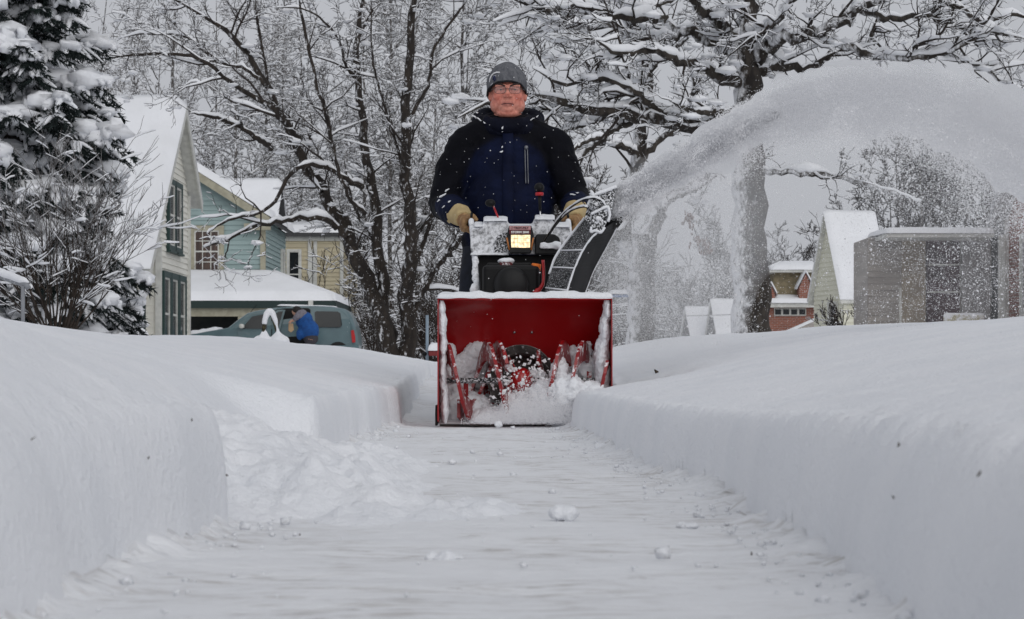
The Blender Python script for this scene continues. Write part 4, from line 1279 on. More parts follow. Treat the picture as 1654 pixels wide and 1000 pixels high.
M['skin2'] = mat('skin_pale', (.50, .28, .20), .6)
M['vest_blue'] = mat('vest_blue', (.012, .085, .30), .85, (.009, .06, .22), 12, bump=.01, bscale=20)
M['grey_knit'] = mat('grey_knit', (.20, .19, .22), .95, (.15, .14, .17), 30)
M['dark_trouser'] = mat('dark_trouser', (.045, .042, .05), .9)
M['dark_hair'] = mat('dark_hair', (.012, .010, .009), .7)
def bending_person():
    Y = 64.35
    q = lambda px, py, dy=0.0: P(px, py, Y + dy)
    o = thing('person', 'person in a blue vest and grey sleeves bending into the open van door', 'person', (q(502, 0).x, Y, .3))
    b = MB()
    b.ell(q(478, 503, .25), (.11, .095, .125), 18)
    b.tube([q(489, 508, .02), q(482, 505, .2)], [.09, .06], 10)
    b.tube([q(500, 540), q(495, 526), q(489, 510)], [.16, .17, .13], 14)
    b.tube([q(486, 507, -.12), q(479, 513, -.2), q(473, 518, -.2), q(469, 519, -.2)], [.06, .05, .04, .04], 10)
    for k, dz in enumerate((.0, -.02, -.04, -.06)):
        b.tube([q(469.5, 518.5 + k, -.2 - k * .012), q(466.5, 520.0 + k * .8, -.21), q(467.5, 522.5, -.20)], [.016, .015, .012], 6)
    b.tube([q(470, 518, -.19), q(469, 521, -.24), q(470, 523, -.23)], [.016, .014, .012], 6)
    for s in (-.12, .14):
        b.tube([q(502, 548, s), q(499, 562, s), q(503, 580, s)], [.12, .085, .07], 12)
    b.build('body', M['skin2'], o, smooth=True, remesh=.018, sm=3)
    v = MB()
    v.ell(q(499, 533), (.27, .22, .29), 20, Matrix.Rotation(R(-28), 3, 'Y'))
    v.ell(q(491, 517), (.24, .23, .22), 20, Matrix.Rotation(R(-35), 3, 'Y'))
    v.ell(q(484, 540, -.02), (.10, .18, .16), 14)
    v.build('vest', M['vest_blue'], o, smooth=True, remesh=.03, sm=4, disp=lambda p, n: n * (.02 * mn.noise(p * 5) + .01 * mn.noise(p * 13)))
    s = MB(); s.tube([q(489, 507, -.06), q(484, 508, -.17), q(479, 512.5, -.23), q(474.5, 517, -.215)], [.125, .11, .085, .06], 14); s.ell(q(489, 507, -.06), .125, 14)
    s.build('sleeve', M['grey_knit'], o, smooth=True, remesh=.02, sm=3, disp=lambda p, n: n * .01 * mn.noise(p * 16))
    t = MB(); t.ell(q(502, 547), (.20, .20, .17), 18)
    for s_ in (-.12, .14): t.tube([q(502, 549, s_), q(499.5, 562, s_), q(503, 578, s_)], [.145, .11, .10], 14)
    t.build('trousers', M['dark_trouser'], o, smooth=True, remesh=.025, sm=3)
    for s_ in (-.12, .14):
        f = MB(); c = q(501, 584, s_); f.ell(c + Vector((-.05, 0, -.0)), (.15, .055, .05), 12); f.build('boot', M['rubber'], o, smooth=True)
    hm = MB(); hm.ell(q(479, 501.6, .25), (.125, .108, .125), 18); hm.ell(q(484, 503, .25), (.09, .1, .11), 14); hm.build('hair', M['dark_hair'], o, smooth=True, remesh=.02, sm=2)
    bg = MB()
    c = q(470, 523.5, -.23)
    bg.prism([q(466, 523, -.28), q(473, 522.5, -.28), q(474.5, 533, -.28), q(470, 537, -.28), q(465.5, 534, -.28)], (0, .09, 0))
    bo = bg.build('paper_bag', mat('kraft', (.46, .32, .19), .9, (.36, .24, .14), 6), bevel=.012, origin=c)
    tag(bo, 'crumpled tan paper bag in the hand of the person in the blue vest', 'bag')
bending_person()

# ------------------------------------------------------------------ bent snow-laden sapling on the lawn ridge
def arch():
    Y = 36
    o = thing('bent_sapling', 'arched mossy sapling bowed under a thick coat of snow before the van', 'sapling', P(436, 556, Y))
    pts = [P(x, y, Y) for x, y in ((424, 560), (425, 545), (426, 530), (428.5, 517), (434, 508.5), (439, 511), (443, 522), (446, 534), (449, 542))]
    mb = MB(); mb.tube(spline(pts, 30), [.030 - .016 * i / 29 for i in range(30)], 9)
    mb.build('stem', mat('mossy_bark', (.075, .065, .03), .95, (.02, .018, .012), 30, bump=.01, bscale=60), o, smooth=True, disp=lambda p, n: n * .006 * mn.noise(p * 30))
    s = MB()
    sp_ = [P(x, y, Y) for x, y in ((427, 524), (429, 512), (433, 504.5), (437, 503), (441.5, 508), (445, 518), (447.5, 529), (451, 541))]
    s.tube(spline(sp_, 24), [.02 + .028 * math.sin(math.pi * min(1, (i + 3) / 22)) ** .6 for i in range(24)], 12)
    for (x, y, r_) in ((421, 553, .12), (432, 553, .10), (450, 551, .13), (455, 553, .12), (415, 556, .11)):
        c = P(x, y, Y); 
        s.ell(c, (r_, r_, r_ * .9), 16)
    s.tube([P(417, 556, Y), P(423, 547, Y - .06), P(425.5, 532, Y + .02)], [.10, .06, .008], 10)
    s.tube([P(432, 556, Y), P(429, 540, Y), P(428.5, 531, Y)], [.08, .04, .008], 10)
    s.tube([P(455, 556, Y), P(451, 545, Y), P(447.5, 532, Y)], [.12, .075, .012], 10)
    s.tube([P(440, 556, Y), P(444, 545, Y), P(446, 536, Y)], [.07, .05, .01], 10)
    s.build('snow_cover', M['snow'], o, smooth=True, remesh=.016, sm=3, disp=lambda p, n: n * .010 * mn.noise(p * 12))
arch()

# ------------------------------------------------------------------ snowy handrail at the left edge
M['grey_paint'] = mat('grey_paint', (.22, .23, .25), .5, frost=.3, fscale=30, fdir=(-1, 0, 0), fup=.1)
def rail():
    Y = 15
    o = thing('handrail', 'grey metal handrail capped with snow at the left edge beside the shrub', 'handrail', P(37, 520, Y))
    mb = MB(); mb.tube([P(37, 545, Y), P(37, 462, Y)], .0125, 10); mb.build('post', M['grey_paint'], o, smooth=True)
    mb = MB(); mb.tube([P(-60, 545, Y + .6), P(-60, 425, Y + .6)], .0125, 10); mb.build('post', M['grey_paint'], o, smooth=True)
    a, b = P(-90, 415, Y + .8), P(43, 461, Y)
    mb = MB(); mb.tube([a, b, b + Vector((.012, 0, -.02))], .018, 10); mb.build('top_rail', M['grey_paint'], o, smooth=True)
    s = MB(); pts = spline([a + Vector((0, 0, .025)), a.lerp(b, .5) + Vector((0, 0, .027)), b + Vector((.006, 0, .018))], 20)
    s.tube(pts, [.03] * 17 + [.029, .025, .012], 12, squash=.9); s.build('snow_cover', M['snow'], o, smooth=True, remesh=.008, sm=2, disp=lambda p, n: n * .006 * mn.noise(p * 14))
rail()

# ------------------------------------------------------------------ post with red box, wire, blue canopy beyond the path
def red_box():
    Y = 24
    o = thing('newspaper_box', 'red box under a thick cap of snow on a blue-grey post left of the machine', 'newspaper box', P(694, 590, Y))
    mb = MB(); mb.tube([P(690, 605, Y), P(690, 509, Y)], .016, 10); mb.build('post', mat('blue_grey_paint', (.22, .28, .34), .5), o, smooth=True)
    A, B = P(693, 575, Y), P(712, 567, Y)
    mb = MB(); mb.box(((A.x + B.x) / 2, Y, (A.z + B.z) / 2), (B.x - A.x, .2, B.z - A.z)); mb.build('box', mat('box_red', (.16, .015, .015), .5), o, bevel=.006)
    s = MB(); s.slab((A.x - .01, Y - .11, B.z), (B.x + .01, Y - .11, B.z), (B.x + .01, Y + .11, B.z), (A.x - .01, Y + .11, B.z), .075, 10, 10, .05, .008, 8, 2); s.build('snow_cover', M['snow'], o, smooth=True)
    l = MB(); c = P(686, 572, Y); l.ell(c, (.028, .03, .022), 10); l.cyl(c, P(690, 573, Y), .008); l.build('knob', M['black_plastic'], o, smooth=True)
red_box()
def canopy():
    Y = 70
    c = P(1000, 540, Y)
    o = thing('canopy', 'small blue canopy on thin posts just right of the machine, far off', 'canopy', c)
    A, B = P(984, 480, Y), P(1016, 472, Y)
    mb = MB(); mb.prism([(A.x, Y - .8, A.z), (B.x, Y - .8, A.z), (B.x, Y, B.z), (A.x, Y, B.z)], (0, 0, -.03)); mb.build('roof', mat('canvas_blue', (.06, .13, .30), .8), o)
    s = MB(); s.slab((A.x, Y - .5, A.z + .07), (B.x, Y - .5, A.z + .07), (B.x, Y + .2, B.z + .02), (A.x, Y + .2, B.z + .02), .07, 8, 6, .1, .02, 3, 1); s.build('snow_cover', M['snow_far'], o, smooth=True)
    for x in (A.x + .05, B.x - .05):
        l = MB(); l.tube([(x, Y - .7, .2), (x, Y - .7, A.z)], .02, 6); l.build('post', M['grey_paint'], o)
    for yy in (490, 506):
        l = MB(); a, b = P(984, yy + 3, Y - .7), P(1018, yy, Y - .7); l.tube([a, b], .02, 6); l.build('rail', M['snow_far'], o)
canopy()
wm = mat('wire', (.3, .3, .31), .7)
mb = MB(); mb.tube(spline([P(655, 507, 62), P(760, 508, 62), P(1000, 512, 62), P(1195, 508, 62)], 24), .014, 6)
for px in (655, 1195): mb.tube([P(px, 507, 62), P(px, 570, 62)], .03, 8)
tag(mb.build('fence_wire', wm, origin=P(655, 560, 62)), 'thin snowy fence wire strung across behind the machine', 'wire')

# ------------------------------------------------------------------ spruce, shrub, bushes
M['needles'] = mat('needles', (.014, .024, .022), .85, (.008, .014, .014), 3)
M['shrub_twig'] = mat('shrub_twig', (.04, .028, .021), .9, (.022, .017, .014), 12)
def spruce():
    rng = random.Random(3); nrg = np.random.default_rng(3)
    Y = 24.5; base = P(18, 560, Y); H = 8.6
    o = thing('spruce', 'tall dark spruce with drooping boughs weighed down by snow at the left edge', 'tree', base)
    tr = MB(); tr.tube([base + Vector((0, 0, -.3)), base + Vector((.02, 0, 3)), base + Vector((0, 0, H))], [.16, .11, .01], 10); tr.build('trunk', M['bark'], o, smooth=True)
    sn = Acc(); nd = []; bt = []; br = []
    sprig = []; pads = []; padr = []
    z = .25
    while z < H - .3:
        rad = 1.32 * (1 - z / H) ** .72 + .08
        for k in range(9 if z < 5 else 5):
            a = rng.uniform(0, 6.28); L = rad * rng.uniform(.72, 1.02)
            d = Vector((math.cos(a), math.sin(a), 0)); p0 = base + Vector((0, 0, z + rng.uniform(-.08, .08)))
            pts = [p0 + d * L * t + Vector((0, 0, -.30 * L * t ** 1.3 + .16 * L * t ** 3.2)) + rvec(rng) * .012 for t in (0, .2, .4, .6, .8, 1)]
            bt.append(pts); br.append([.022 * (1 - .8 * t) for t in (0, .2, .4, .6, .8, 1)])
            side = d.cross(Vector((0, 0, 1)))
            for t in np.arange(.22, 1.0, .075 / L * .9):
                q = pts[int(t * 5)].lerp(pts[min(5, int(t * 5) + 1)], t * 5 - int(t * 5))
                for s in (-1, 1):
                    l = (.30 * (1 - t) ** .6 + .13) * rng.uniform(.7, 1.2) * min(1, L)
                    dd = (d * rng.uniform(.5, .9) + side * s * rng.uniform(.45, .9) + Vector((0, 0, -rng.uniform(.15, .55)))).normalized()
                    sprig.append([q + dd * l * u + Vector((0, 0, -.22 * l * u * u)) for u in (0, .2, .4, .6, .8, 1)])
            for t in (.35, .55, .72, .88, 1.0):
                if rng.random() < .60:
                    q = pts[min(5, int(t * 5))]
                    r_ = rng.uniform(.08, .21) * (1.1 - .3 * t)
                    pads.append(q + Vector((rng.uniform(-.04, .04), rng.uniform(-.04, .04), .045))); padr.append((r_ * 1.15, r_ * 1.05, r_ * .55))
                    for m_ in range(7):
                        b_ = rng.uniform(0, 6.28); w_ = r_ * rng.uniform(.22, .42)
                        pads.append(q + Vector((math.cos(b_) * r_ * .85, math.sin(b_) * r_ * .85, .03 - r_ * rng.uniform(.1, .4)))); padr.append((w_, w_, w_ * 1.05))
        z += .15
    bt = np.array([[tuple(p) for p in b] for b in bt]); br = np.array(br)
    sp_ = np.array([[tuple(p) for p in s] for s in sprig])
    # needles: thin leaf-like triangles round every sprig
    B = len(sp_); K = 38
    t = nrg.uniform(0, 1, (B, K)); i0 = np.clip((t * 5).astype(int), 0, 4); fr = t * 5 - i0
    bi = np.arange(B)[:, None]
    c = sp_[bi, i0] * (1 - fr[..., None]) + sp_[bi, i0 + 1] * fr[..., None]
    ax = sp_[:, 5] - sp_[:, 0]; ax /= np.linalg.norm(ax, axis=1, keepdims=True)
    rd = nrg.normal(size=(B, K, 3)); rd[..., 2] -= .25
    dirn = rd / np.linalg.norm(rd, axis=2, keepdims=True) * .8 + ax[:, None] * .8
    dirn /= np.linalg.norm(dirn, axis=2, keepdims=True)
    ln = nrg.uniform(.04, .085, (B, K, 1))
    wv = np.cross(dirn, nrg.normal(size=(B, K, 3))); wv /= np.linalg.norm(wv, axis=2, keepdims=True)
    tri = np.stack([c + wv * .009, c - wv * .009, c + dirn * ln], 2).reshape(-1, 3)
    acc = Acc(); 
    acc.add(*batch_tubes(bt, br, br, 5)); link_mesh('boughs', acc.mesh('boughs'), M['bark'], o)
    link_mesh('needles', np_mesh('needles', tri, np.arange(len(tri)).reshape(-1, 3), False), M['needles'], o)
    pick = nrg.random(B) < .34
    s2 = sp_[pick].copy(); s2[..., 2] += .018
    w = np.full((len(s2), 6), 1.0) * nrg.uniform(.018, .042, (len(s2), 1)) * np.array([1, 1.1, 1.1, 1, .8, .3])
    sn.add(*batch_tubes(s2, w, w * .6, 6))
    sn.add(*blobs(np.array([tuple(p) for p in pads]), np.array(padr), nrg, .25))
    link_mesh('snow_cover', sn.mesh('snow_cover'), M['snow'], o)
spruce()

def shrub(name, label, cat, Y, cx, by, n, spread, L, r, nch, rmin, hs, seed, group=None):
    rng = random.Random(seed); base = P(cx, by, Y)
    o = thing(name, label, cat, base, group)
    out = []
    for k in range(n):
        a = rng.uniform(0, 6.28); t = rng.uniform(.05, spread)
        d = Vector((math.cos(a) * t, math.sin(a) * t * .8, 1)).normalized()
        grow(rng, base + Vector((math.cos(a), math.sin(a), 0)) * rng.uniform(0, .15), d, L * rng.uniform(.65, 1.1), r, 0, len(nch), out, nch, .10, .02, rmin, (18, 45))
    bp = np.array([[tuple(p) for p in s[0]] for s in out]); br = np.array([s[1] for s in out])
    a = Acc(); s = Acc(); a.add(*batch_tubes(bp, br, br, 5)); snow_on(s, bp, br, hs, rmin * 1.6, 5, np.random.default_rng(seed), .9)
    link_mesh('branches', a.mesh('branches'), M['shrub_twig'], o); link_mesh('snow_cover', s.mesh('snow_cover'), M['snow'], o)
    return o
shrub('shrub', 'bare many-stemmed brown shrub standing in front of the snowy spruce', 'shrub', 20, 92, 545, 34, 1.0, 1.42, .009, (8, 4), .0022, .032, 5)
for (px, py, Y, lab, sd) in ((604, 580, 70, 'bare snowy bush between the van and the twin-stemmed tree', 6), (700, 585, 52, 'bare snowy bush right of the twin-stemmed tree, behind the red box', 7), (745, 560, 58, 'bare snowy bush beside the left side of the machine', 8), (1372, 560, 55, 'bare low bush in front of the pale yellow gabled house', 9), (1425, 560, 52, 'bare low bush in front of the grey porch house', 10)):
    shrub('bush', lab, 'bush', Y, px, py, 22 if px < 1000 else 14, 1.1, 1.6 if px < 1000 else 1.0, .02, (6, 3), .0075, .03 if px < 1000 else .01, sd)

# low mounds of snow-covered plants at the foot of the cream house
def garden():
    rng = np.random.default_rng(8)
    for k, (px, py, r, lab) in enumerate([(150, 522, .22, 'rounded snow mound under the spruce, leftmost by the porch'), (185, 530, .26, 'largest rounded snow mound under the spruce'), (215, 535, .14, 'small snow mound by the corner of the cream house')]):
        c = P(px, py + 6, 27); mb = MB(); mb.ell(c, (r, r, r * .7), 18); mb.ell(c + Vector((r * .6, 0, -.02)), r * .6, 14)
        tag(mb.build('snow_mound', M['snow'], smooth=True, remesh=r / 9, sm=2, origin=c, disp=lambda p, n: n * .03 * mn.noise(p * 7)), lab, 'snow mound')
garden()
# brown leaves still hanging from a branch of the forked tree
def leaves():
    rng = np.random.default_rng(2); c0 = P(1135, 385, 39)
    pts = []
    for (px, py, n) in ((1115, 352, 22), (1118, 362, 10), (1132, 392, 16), (1140, 405, 22), (1120, 388, 8)):
        for k in range(n): pts.append(P(px + rng.normal(0, 5), py + rng.normal(0, 5), 39 + rng.normal(0, .1)))
    v, f = blobs(np.array([tuple(p) for p in pts]), np.stack([rng.uniform(.012, .03, len(pts)), rng.uniform(.006, .012, len(pts)), rng.uniform(.02, .04, len(pts))], -1), rng)
    o = thing('leaf_cluster', 'cluster of withered brown leaves hanging beneath a limb between the two right trees', 'leaves', c0)
    link_mesh('leaves', np_mesh('leaves', v, f), mat('dead_leaf', (.12, .05, .03), .9), o)
    g = [tuple(P(x, y, 39)) for x, y in ((1150, 284, ), (1128, 330), (1115, 352), (1125, 380), (1138, 408), (1142, 415))]
    a = Acc(); a.add(*batch_tubes(np.array([g]), np.full((1, 6), .008), np.full((1, 6), .008), 5)); link_mesh('stem', a.mesh('stem'), M['twig'], o)
leaves()
# ------------------------------------------------------------------ the snow thrower
M['red_paint'] = mat('red_paint', (.32, .005, .007), .38, (.25, .004, .006), 6, coat=.3, frost=.30, fscale=38, fsoft=.03)
M['red_clean'] = mat('red_clean', (.36, .005, .007), .35, coat=.3, frost=.24, fscale=60, fsoft=.04)
M['blade_red'] = mat('blade_red', (.28, .005, .007), .4, (.22, .004, .006), 8, coat=.3, frost=.43, fscale=26, fsoft=.05)
M['black_frost'] = mat('black_frost', (.006, .006, .007), .6, (.05, .05, .052), 30, frost=.385, fscale=190, fsoft=.10, spec=.2)
M['black_frost2'] = mat('black_frost2', (.006, .006, .007), .6, frost=.47, fscale=130, fsoft=.08, spec=.2)
M['black_smooth'] = mat('black_smooth', (.006, .006, .0065), .5, (.016, .016, .017), 14, stretch=(1, 1, .3), spec=.25)
M['frost_panel'] = mat('frost_panel', (.020, .020, .022), .5, frost=.56, fscale=46, fsoft=.20, fup=.12)
M['steel_dark'] = mat('steel_dark', (.06, .055, .052), .5, (.11, .10, .095), 30, metallic=.4, frost=.36, fscale=50)
M['orange'] = mat('orange', (.75, .17, .015), .45)
M['chrome'] = mat('chrome', (.6, .6, .62), .25, metallic=1)
M['lever_red'] = mat('lever_red', (.40, .012, .02), .4)

YH = 10.0
def snowblower():
    q = lambda px, py, dy=0.0: P(px, py, YH + dy)
    o = thing('snow_blower', 'red two-stage snow blower pushed toward the viewer, headlight lit, its black chute throwing snow', 'snow blower', (.053, 10.6, .03))
    x0, x1, zt = -.302, .408, .527
    # auger housing: curved back sheet between two side plates
    prof = [(0, zt), (.06, zt - .002), (.13, zt - .016), (.20, zt - .055), (.26, zt - .12), (.30, zt - .20), (.32, .27), (.32, .20), (.30, .12), (.25, .06), (.18, .025), (.08, .012), (.0, .010)]
    t = .006
    outp = [(y + (.0 if i in (0, len(prof) - 1) else t), z + (t if i < 4 else 0)) for i, (y, z) in enumerate(prof)]
    b = MB()
    n = len(prof)
    vs = []
    for x in (x0 + .004, x1 - .004):
        for (y, z) in prof: vs.append((x, YH + y, z))
        for (y, z) in outp: vs.append((x, YH + y + .004, z + .004))
    fs = []
    m = 2 * n
    for i in range(n - 1):
        fs.append((i, i + 1, m + i + 1, m + i)); fs.append((n + i, m + n + i, m + n + i + 1, n + i + 1))
    b.add(vs, fs)
    hs = b.build('auger_housing', mat('red_housing', (.34, .005, .007), .35, coat=.3, frost=.345, fscale=32, fup=.34, fsoft=.05), o, smooth=True)
    for (x, s) in ((x0, -1), (x1, 1)):
        sp = MB()
        pl = [(-.035, .025), (-.035, .30), (-.02, .50), (.0, zt + .004), (.10, zt + .002), (.22, zt - .05), (.32, zt - .17), (.345, .25), (.33, .10), (.26, .03), (.10, .012)]
        sp.prism([(x - .0025, YH + y, z) for y, z in pl], (.005, 0, 0))
        sp.build('side_plate', M['red_paint'], o, bevel=.0015)
        sk = MB(); sk.prism([(x + s * .004, YH + y, z) for y, z in ((-.03, .006), (.14, .006), (.18, .03), (.16, .09), (-.0, .09), (-.035, .06))], (s * .008, 0, 0)); sk.build('skid_shoe', M['black_plastic'], o, bevel=.002)
    lip = MB(); lip.tube([(x0, YH - .002, zt), (x1, YH - .002, zt)], .007, 8); lip.build('top_lip', M['red_clean'], o, smooth=True)
    sb = MB(); sb.box(((x0 + x1) / 2, YH + .07, .006), (x1 - x0 - .01, .09, .006)); sb.build('scraper_bar', M['steel_dark'], o)
    for px in (831, 860):
        bt = MB(); c = q(px, 535); bt.lathe([(0, -.006), (.005, -.005), (.0065, 0), (.0065, .01)], (c.x, YH + .262, c.z), (0, 1, 0), 10); bt.build('bolt', M['chrome'], hs, smooth=True)
    # impeller opening in the middle of the back
    cx, cz = q(842, 612).x, q(842, 612).z
    dr = MB(); dr.lathe([(.0, .30), (.098, .295), (.104, .232), (.108, .226), (.138, .220), (.143, .212), (.143, .33)], (cx, YH, cz), (0, 1, 0), 40); dr.build('impeller_ring', M['steel_dark'], o, smooth=True)
    im = MB()
    for k in range(4):
        a = k * math.pi / 2 + .5
        d = Vector((math.cos(a), 0, math.sin(a)))
        im.obox(Vector((cx, YH + .28, cz)) + d * .06, d, (0, 1, 0), d.cross(Vector((0, 1, 0))), .11, .06, .005)
    im.cyl((cx, YH + .24, cz), (cx, YH + .32, cz), .02, 12)
    im.build('impeller', M['red_clean'], o)
    # auger: ribbons wound about a cross shaft
    ax = Vector((0, YH + .125, .19))
    sh = MB(); sh.cyl((x0 + .01, ax.y, ax.z), (x1 - .01, ax.y, ax.z), .012, 12); sh.build('auger_shaft', M['black_frost2'], o, smooth=True)
    gb = MB(); gb.ell((cx, ax.y, ax.z), (.05, .055, .055), 16); gb.cyl((cx, ax.y, ax.z), (cx, YH + .3, cz), .022, 12); gb.build('gear_case', M['red_clean'], o, smooth=True)
    def ribbon(xa, xb, ph, turns, sgn, w=.085, rad=.168):
        r = MB(); N_ = 40; vs = []; fs = []
        for i in range(N_ + 1):
            u = i / N_; x = xa + (xb - xa) * u; a = ph + sgn * 2 * math.pi * turns * u
            teeth = .006 * (1 if (i % 4) < 2 else 0)
            ro = rad - teeth
            for (rr, dx) in ((ro, -.007), (ro, .007), (rad - w, .007), (rad - w, -.007)):
                vs.append((x + dx, ax.y - math.cos(a) * rr, ax.z + math.sin(a) * rr))
        for i in range(N_):
            for k in range(4): fs.append((i * 4 + k, i * 4 + (k + 1) % 4, i * 4 + 4 + (k + 1) % 4, i * 4 + 4 + k))
        fs.append((3, 2, 1, 0)); fs.append(tuple(N_ * 4 + k for k in range(4)))
        r.add(vs, fs)
        for u in (.12, .88):
            x = xa + (xb - xa) * u; a = ph + sgn * 2 * math.pi * turns * u
            r.obox((x, ax.y - math.cos(a) * .075, ax.z + math.sin(a) * .075), (0, -math.cos(a), math.sin(a)), (1, 0, 0), (0, math.sin(a), math.cos(a)), .13, .02, .005)
        r.build('auger_blade', M['blade_red'], o)
    ribbon(-.27, -.02, 1.4, 1.15, -1); ribbon(-.22, .02, -1.2, 1.15, -1); ribbon(.11, .35, 2.2, 1.15, 1); ribbon(.15, .39, -.4, 1.15, 1)
    # snow on and in the housing
    cap = MB(); cap.slab((x0 - .006, YH - .014, zt + .002), (x1 + .006, YH - .014, zt + .002), (x1 + .006, YH + .12, zt + .0), (x0 - .006, YH + .12, zt + .0), .020, 70, 10, .02, .010, 22, 4, .006)
    cap.build('snow_cap', M['snow'], o, smooth=True)
    rng = random.Random(4)
    def crust(name, blobs_, vox, amp, mt='snow'):
        mb = MB()
        for (px, py, dy, rx, rz, ry) in blobs_:
            mb.ell(q(px, py, dy), (rx * .00254, ry, rz * .00254), 16)
        mb.build(name, M[mt], o, smooth=True, remesh=vox, sm=3, disp=lambda p, n: n * (amp * .9 * mn.noise(p * 38) + amp * .75 * mn.noise(p * 105) + amp * .3 * mn.noise(p * 230)))
    # plastered patch at left, strips down both sides, fingered patch at right, snow being eaten at the bottom
    crust('snow_crust', [(772, 574, .29, 26, 24, .022), (750, 590, .29, 26, 20, .022), (735, 605, .28, 18, 26, .022), (785, 595, .30, 18, 18, .022), (728, 570, .25, 10, 16, .02), (742, 622, .29, 22, 20, .02), (775, 612, .30, 20, 16, .02)], .006, .008)
    crust('snow_crust', [(713, 500, .02, 6, 16, .03), (715, 525, .02, 7, 22, .03), (716, 555, .03, 6, 25, .03), (716, 600, .05, 6, 40, .04), (719, 650, .06, 7, 36, .05)], .005, .005)
    crust('snow_crust', [(981, 500, .04, 6, 22, .05), (977, 535, .06, 9, 32, .06), (972, 575, .07, 12, 36, .06), (974, 610, .08, 13, 30, .06), (966, 600, .2, 14, 40, .05)], .006, .007)
    crust('snow_crust', [(938, 590, .22, 20, 26, .05), (925, 570, .22, 8, 14, .03), (938, 565, .22, 6, 13, .03), (950, 565, .22, 7, 16, .03), (948, 600, .2, 18, 26, .05)], .006, .008)
    crust('snow_crust', [(755, 665, .20, 44, 34, .07), (800, 678, .12, 46, 22, .08), (740, 640, .22, 24, 30, .05), (845, 665, .10, 40, 34, .08), (845, 650, .18, 36, 28, .06), (880, 652, .06, 32, 40, .08), (905, 650, .0, 22, 44, .09), (838, 618, .20, 22, 18, .04), (866, 616, .20, 22, 20, .04), (905, 612, .08, 18, 34, .08), (925, 640, .0, 20, 36, .09), (955, 650, .02, 30, 36, .09)], .007, .012)
    # engine and running gear behind the housing
    ch = MB(); ch.box((.05, 10.72, .30), (.34, .5, .30)); ch.build('chassis', M['red_clean'], o, bevel=.02)
    for x in (-.22, .33):
        tw = MB(); tw.lathe([(.09, -.07), (.17, -.075), (.195, -.06), (.205, -.03), (.205, .03), (.195, .06), (.17, .075), (.09, .07)], (x, 10.95, .215), (1, 0, 0), 30)
        for k in range(14):
            a = k * 2 * math.pi / 14
            tw.obox((x, 10.95 + math.cos(a) * .207, .215 + math.sin(a) * .207), (1, .25, 0), (0, math.cos(a), math.sin(a)), (0, -math.sin(a), math.cos(a)), .12, .02, .022)
        w = tw.build('wheel', M['rubber'], o)
        hb = MB(); hb.lathe([(0, -.03), (.05, -.03), (.09, -.05), (.092, .05), (.05, .03), (0, .03)], (x, 10.95, .215), (1, 0, 0), 20); hb.build('rim', M['white_trim'], w, smooth=True)
    e = MB(); a, c = q(779, 476, .62), q(872, 428, .62)
    e.box(((a.x + c.x) / 2, 10.78, (a.z - .10 + c.z) / 2), (c.x - a.x, .30, c.z - a.z + .10)); e.build('engine', M['black_plastic'], o, bevel=.018, smooth=False)
    e2 = MB(); c2 = q(826, 452, .6); e2.lathe([(0, -.035), (.06, -.035), (.075, -.02), (.08, .02)], (c2.x, 10.63, c2.z - .02), (0, 1, 0), 28); e2.build('recoil_cover', M['black_smooth'], o, smooth=True)
    tk = MB(); a, c = q(786, 432, .66), q(858, 424, .66); tk.box(((a.x + c.x) / 2, 10.78, (a.z + c.z) / 2), (c.x - a.x, .2, c.z - a.z)); tk.build('fuel_tank', M['black_plastic'], o, bevel=.008)
    fc = MB(); c = q(817.5, 427, .62); fc.lathe([(0, .016), (.030, .016), (.034, .010), (.034, -.012), (.03, -.014)], (c.x, 10.70, c.z), (0, 0, 1), 24); f_ = fc.build('fuel_cap', mat('cap_red', (.10, .012, .015), .5, frost=.46, fscale=60), o, smooth=True)
    s = MB(); s.ell((c.x, 10.70, c.z + .018), (.037, .036, .015), 20); s.build('snow_cap', M['snow'], f_, smooth=True, disp=lambda p, n: n * .003 * mn.noise(p * 60))
    oc = MB(); c = q(866, 431, .6); oc.lathe([(0, .016), (.019, .016), (.0215, .012), (.0215, -.012), (.018, -.016), (0, -.016)], (c.x, 10.66, c.z), (.15, 0, 1), 14); oc.build('oil_cap', M['orange'], o)
    ob = MB(); c = q(866, 452, .6); ob.box((c.x, 10.68, c.z), (.05, .06, .07)); ob.build('carburettor_cover', M['black_smooth'], o, bevel=.008)
    for (px, py) in ((872, 441), (862, 470)):
        g = MB(); c = q(px, py, .58); g.ell(c, .005, 8); g.build('screw', M['chrome'], o, smooth=True)
    rp = MB(); rp.tube(spline([q(877, 420, .62), q(878, 440, .62), q(877, 458, .60), q(871, 468, .58), q(860, 480, .56)], 16), [.007] * 8 + [.009] * 4 + [.016] * 4, 8); rp.build('brake_bar', M['red_clean'], o, smooth=True)
    # handle tubes running back to the grips
    B1 = Vector((-.187, 11.36, .912)); B2 = Vector((.259, 11.36, .910))
    for (B_, p0, p1, fm) in ((B1, q(771, 480, .75), P(765, 395, 11.1), 1), (B2, q(908, 480, .75), P(919, 395, 11.1), 2)):
        hb = MB(); hb.tube(spline([p0 + Vector((0, -.08, -.1)), p0, p1, B_ + Vector((0, -.14, .004)), B_ + Vector((0, .02, 0)), B_ + Vector((0, .10, 0))], 30), .0125, 10)
        hh = hb.build('handlebar', M['frost_panel'], o, smooth=True)
        gp = MB(); gp.tube([B_ + Vector((0, -.07, .002)), B_ + Vector((0, .10, 0))], .0165, 12); gp.build('grip', M['rubber'], hh, smooth=True)
        sn = MB()
        for k in range(9):
            t_ = k / 8; c = p0.lerp(p1, t_ * .9) + Vector((rng.uniform(-.006, .006), -.008, 0)); sn.ell(c, (.014, .012, .024), 10)
        if fm == 1:
            sn.ell(q(766, 468, .70), (.020, .02, .03), 12)
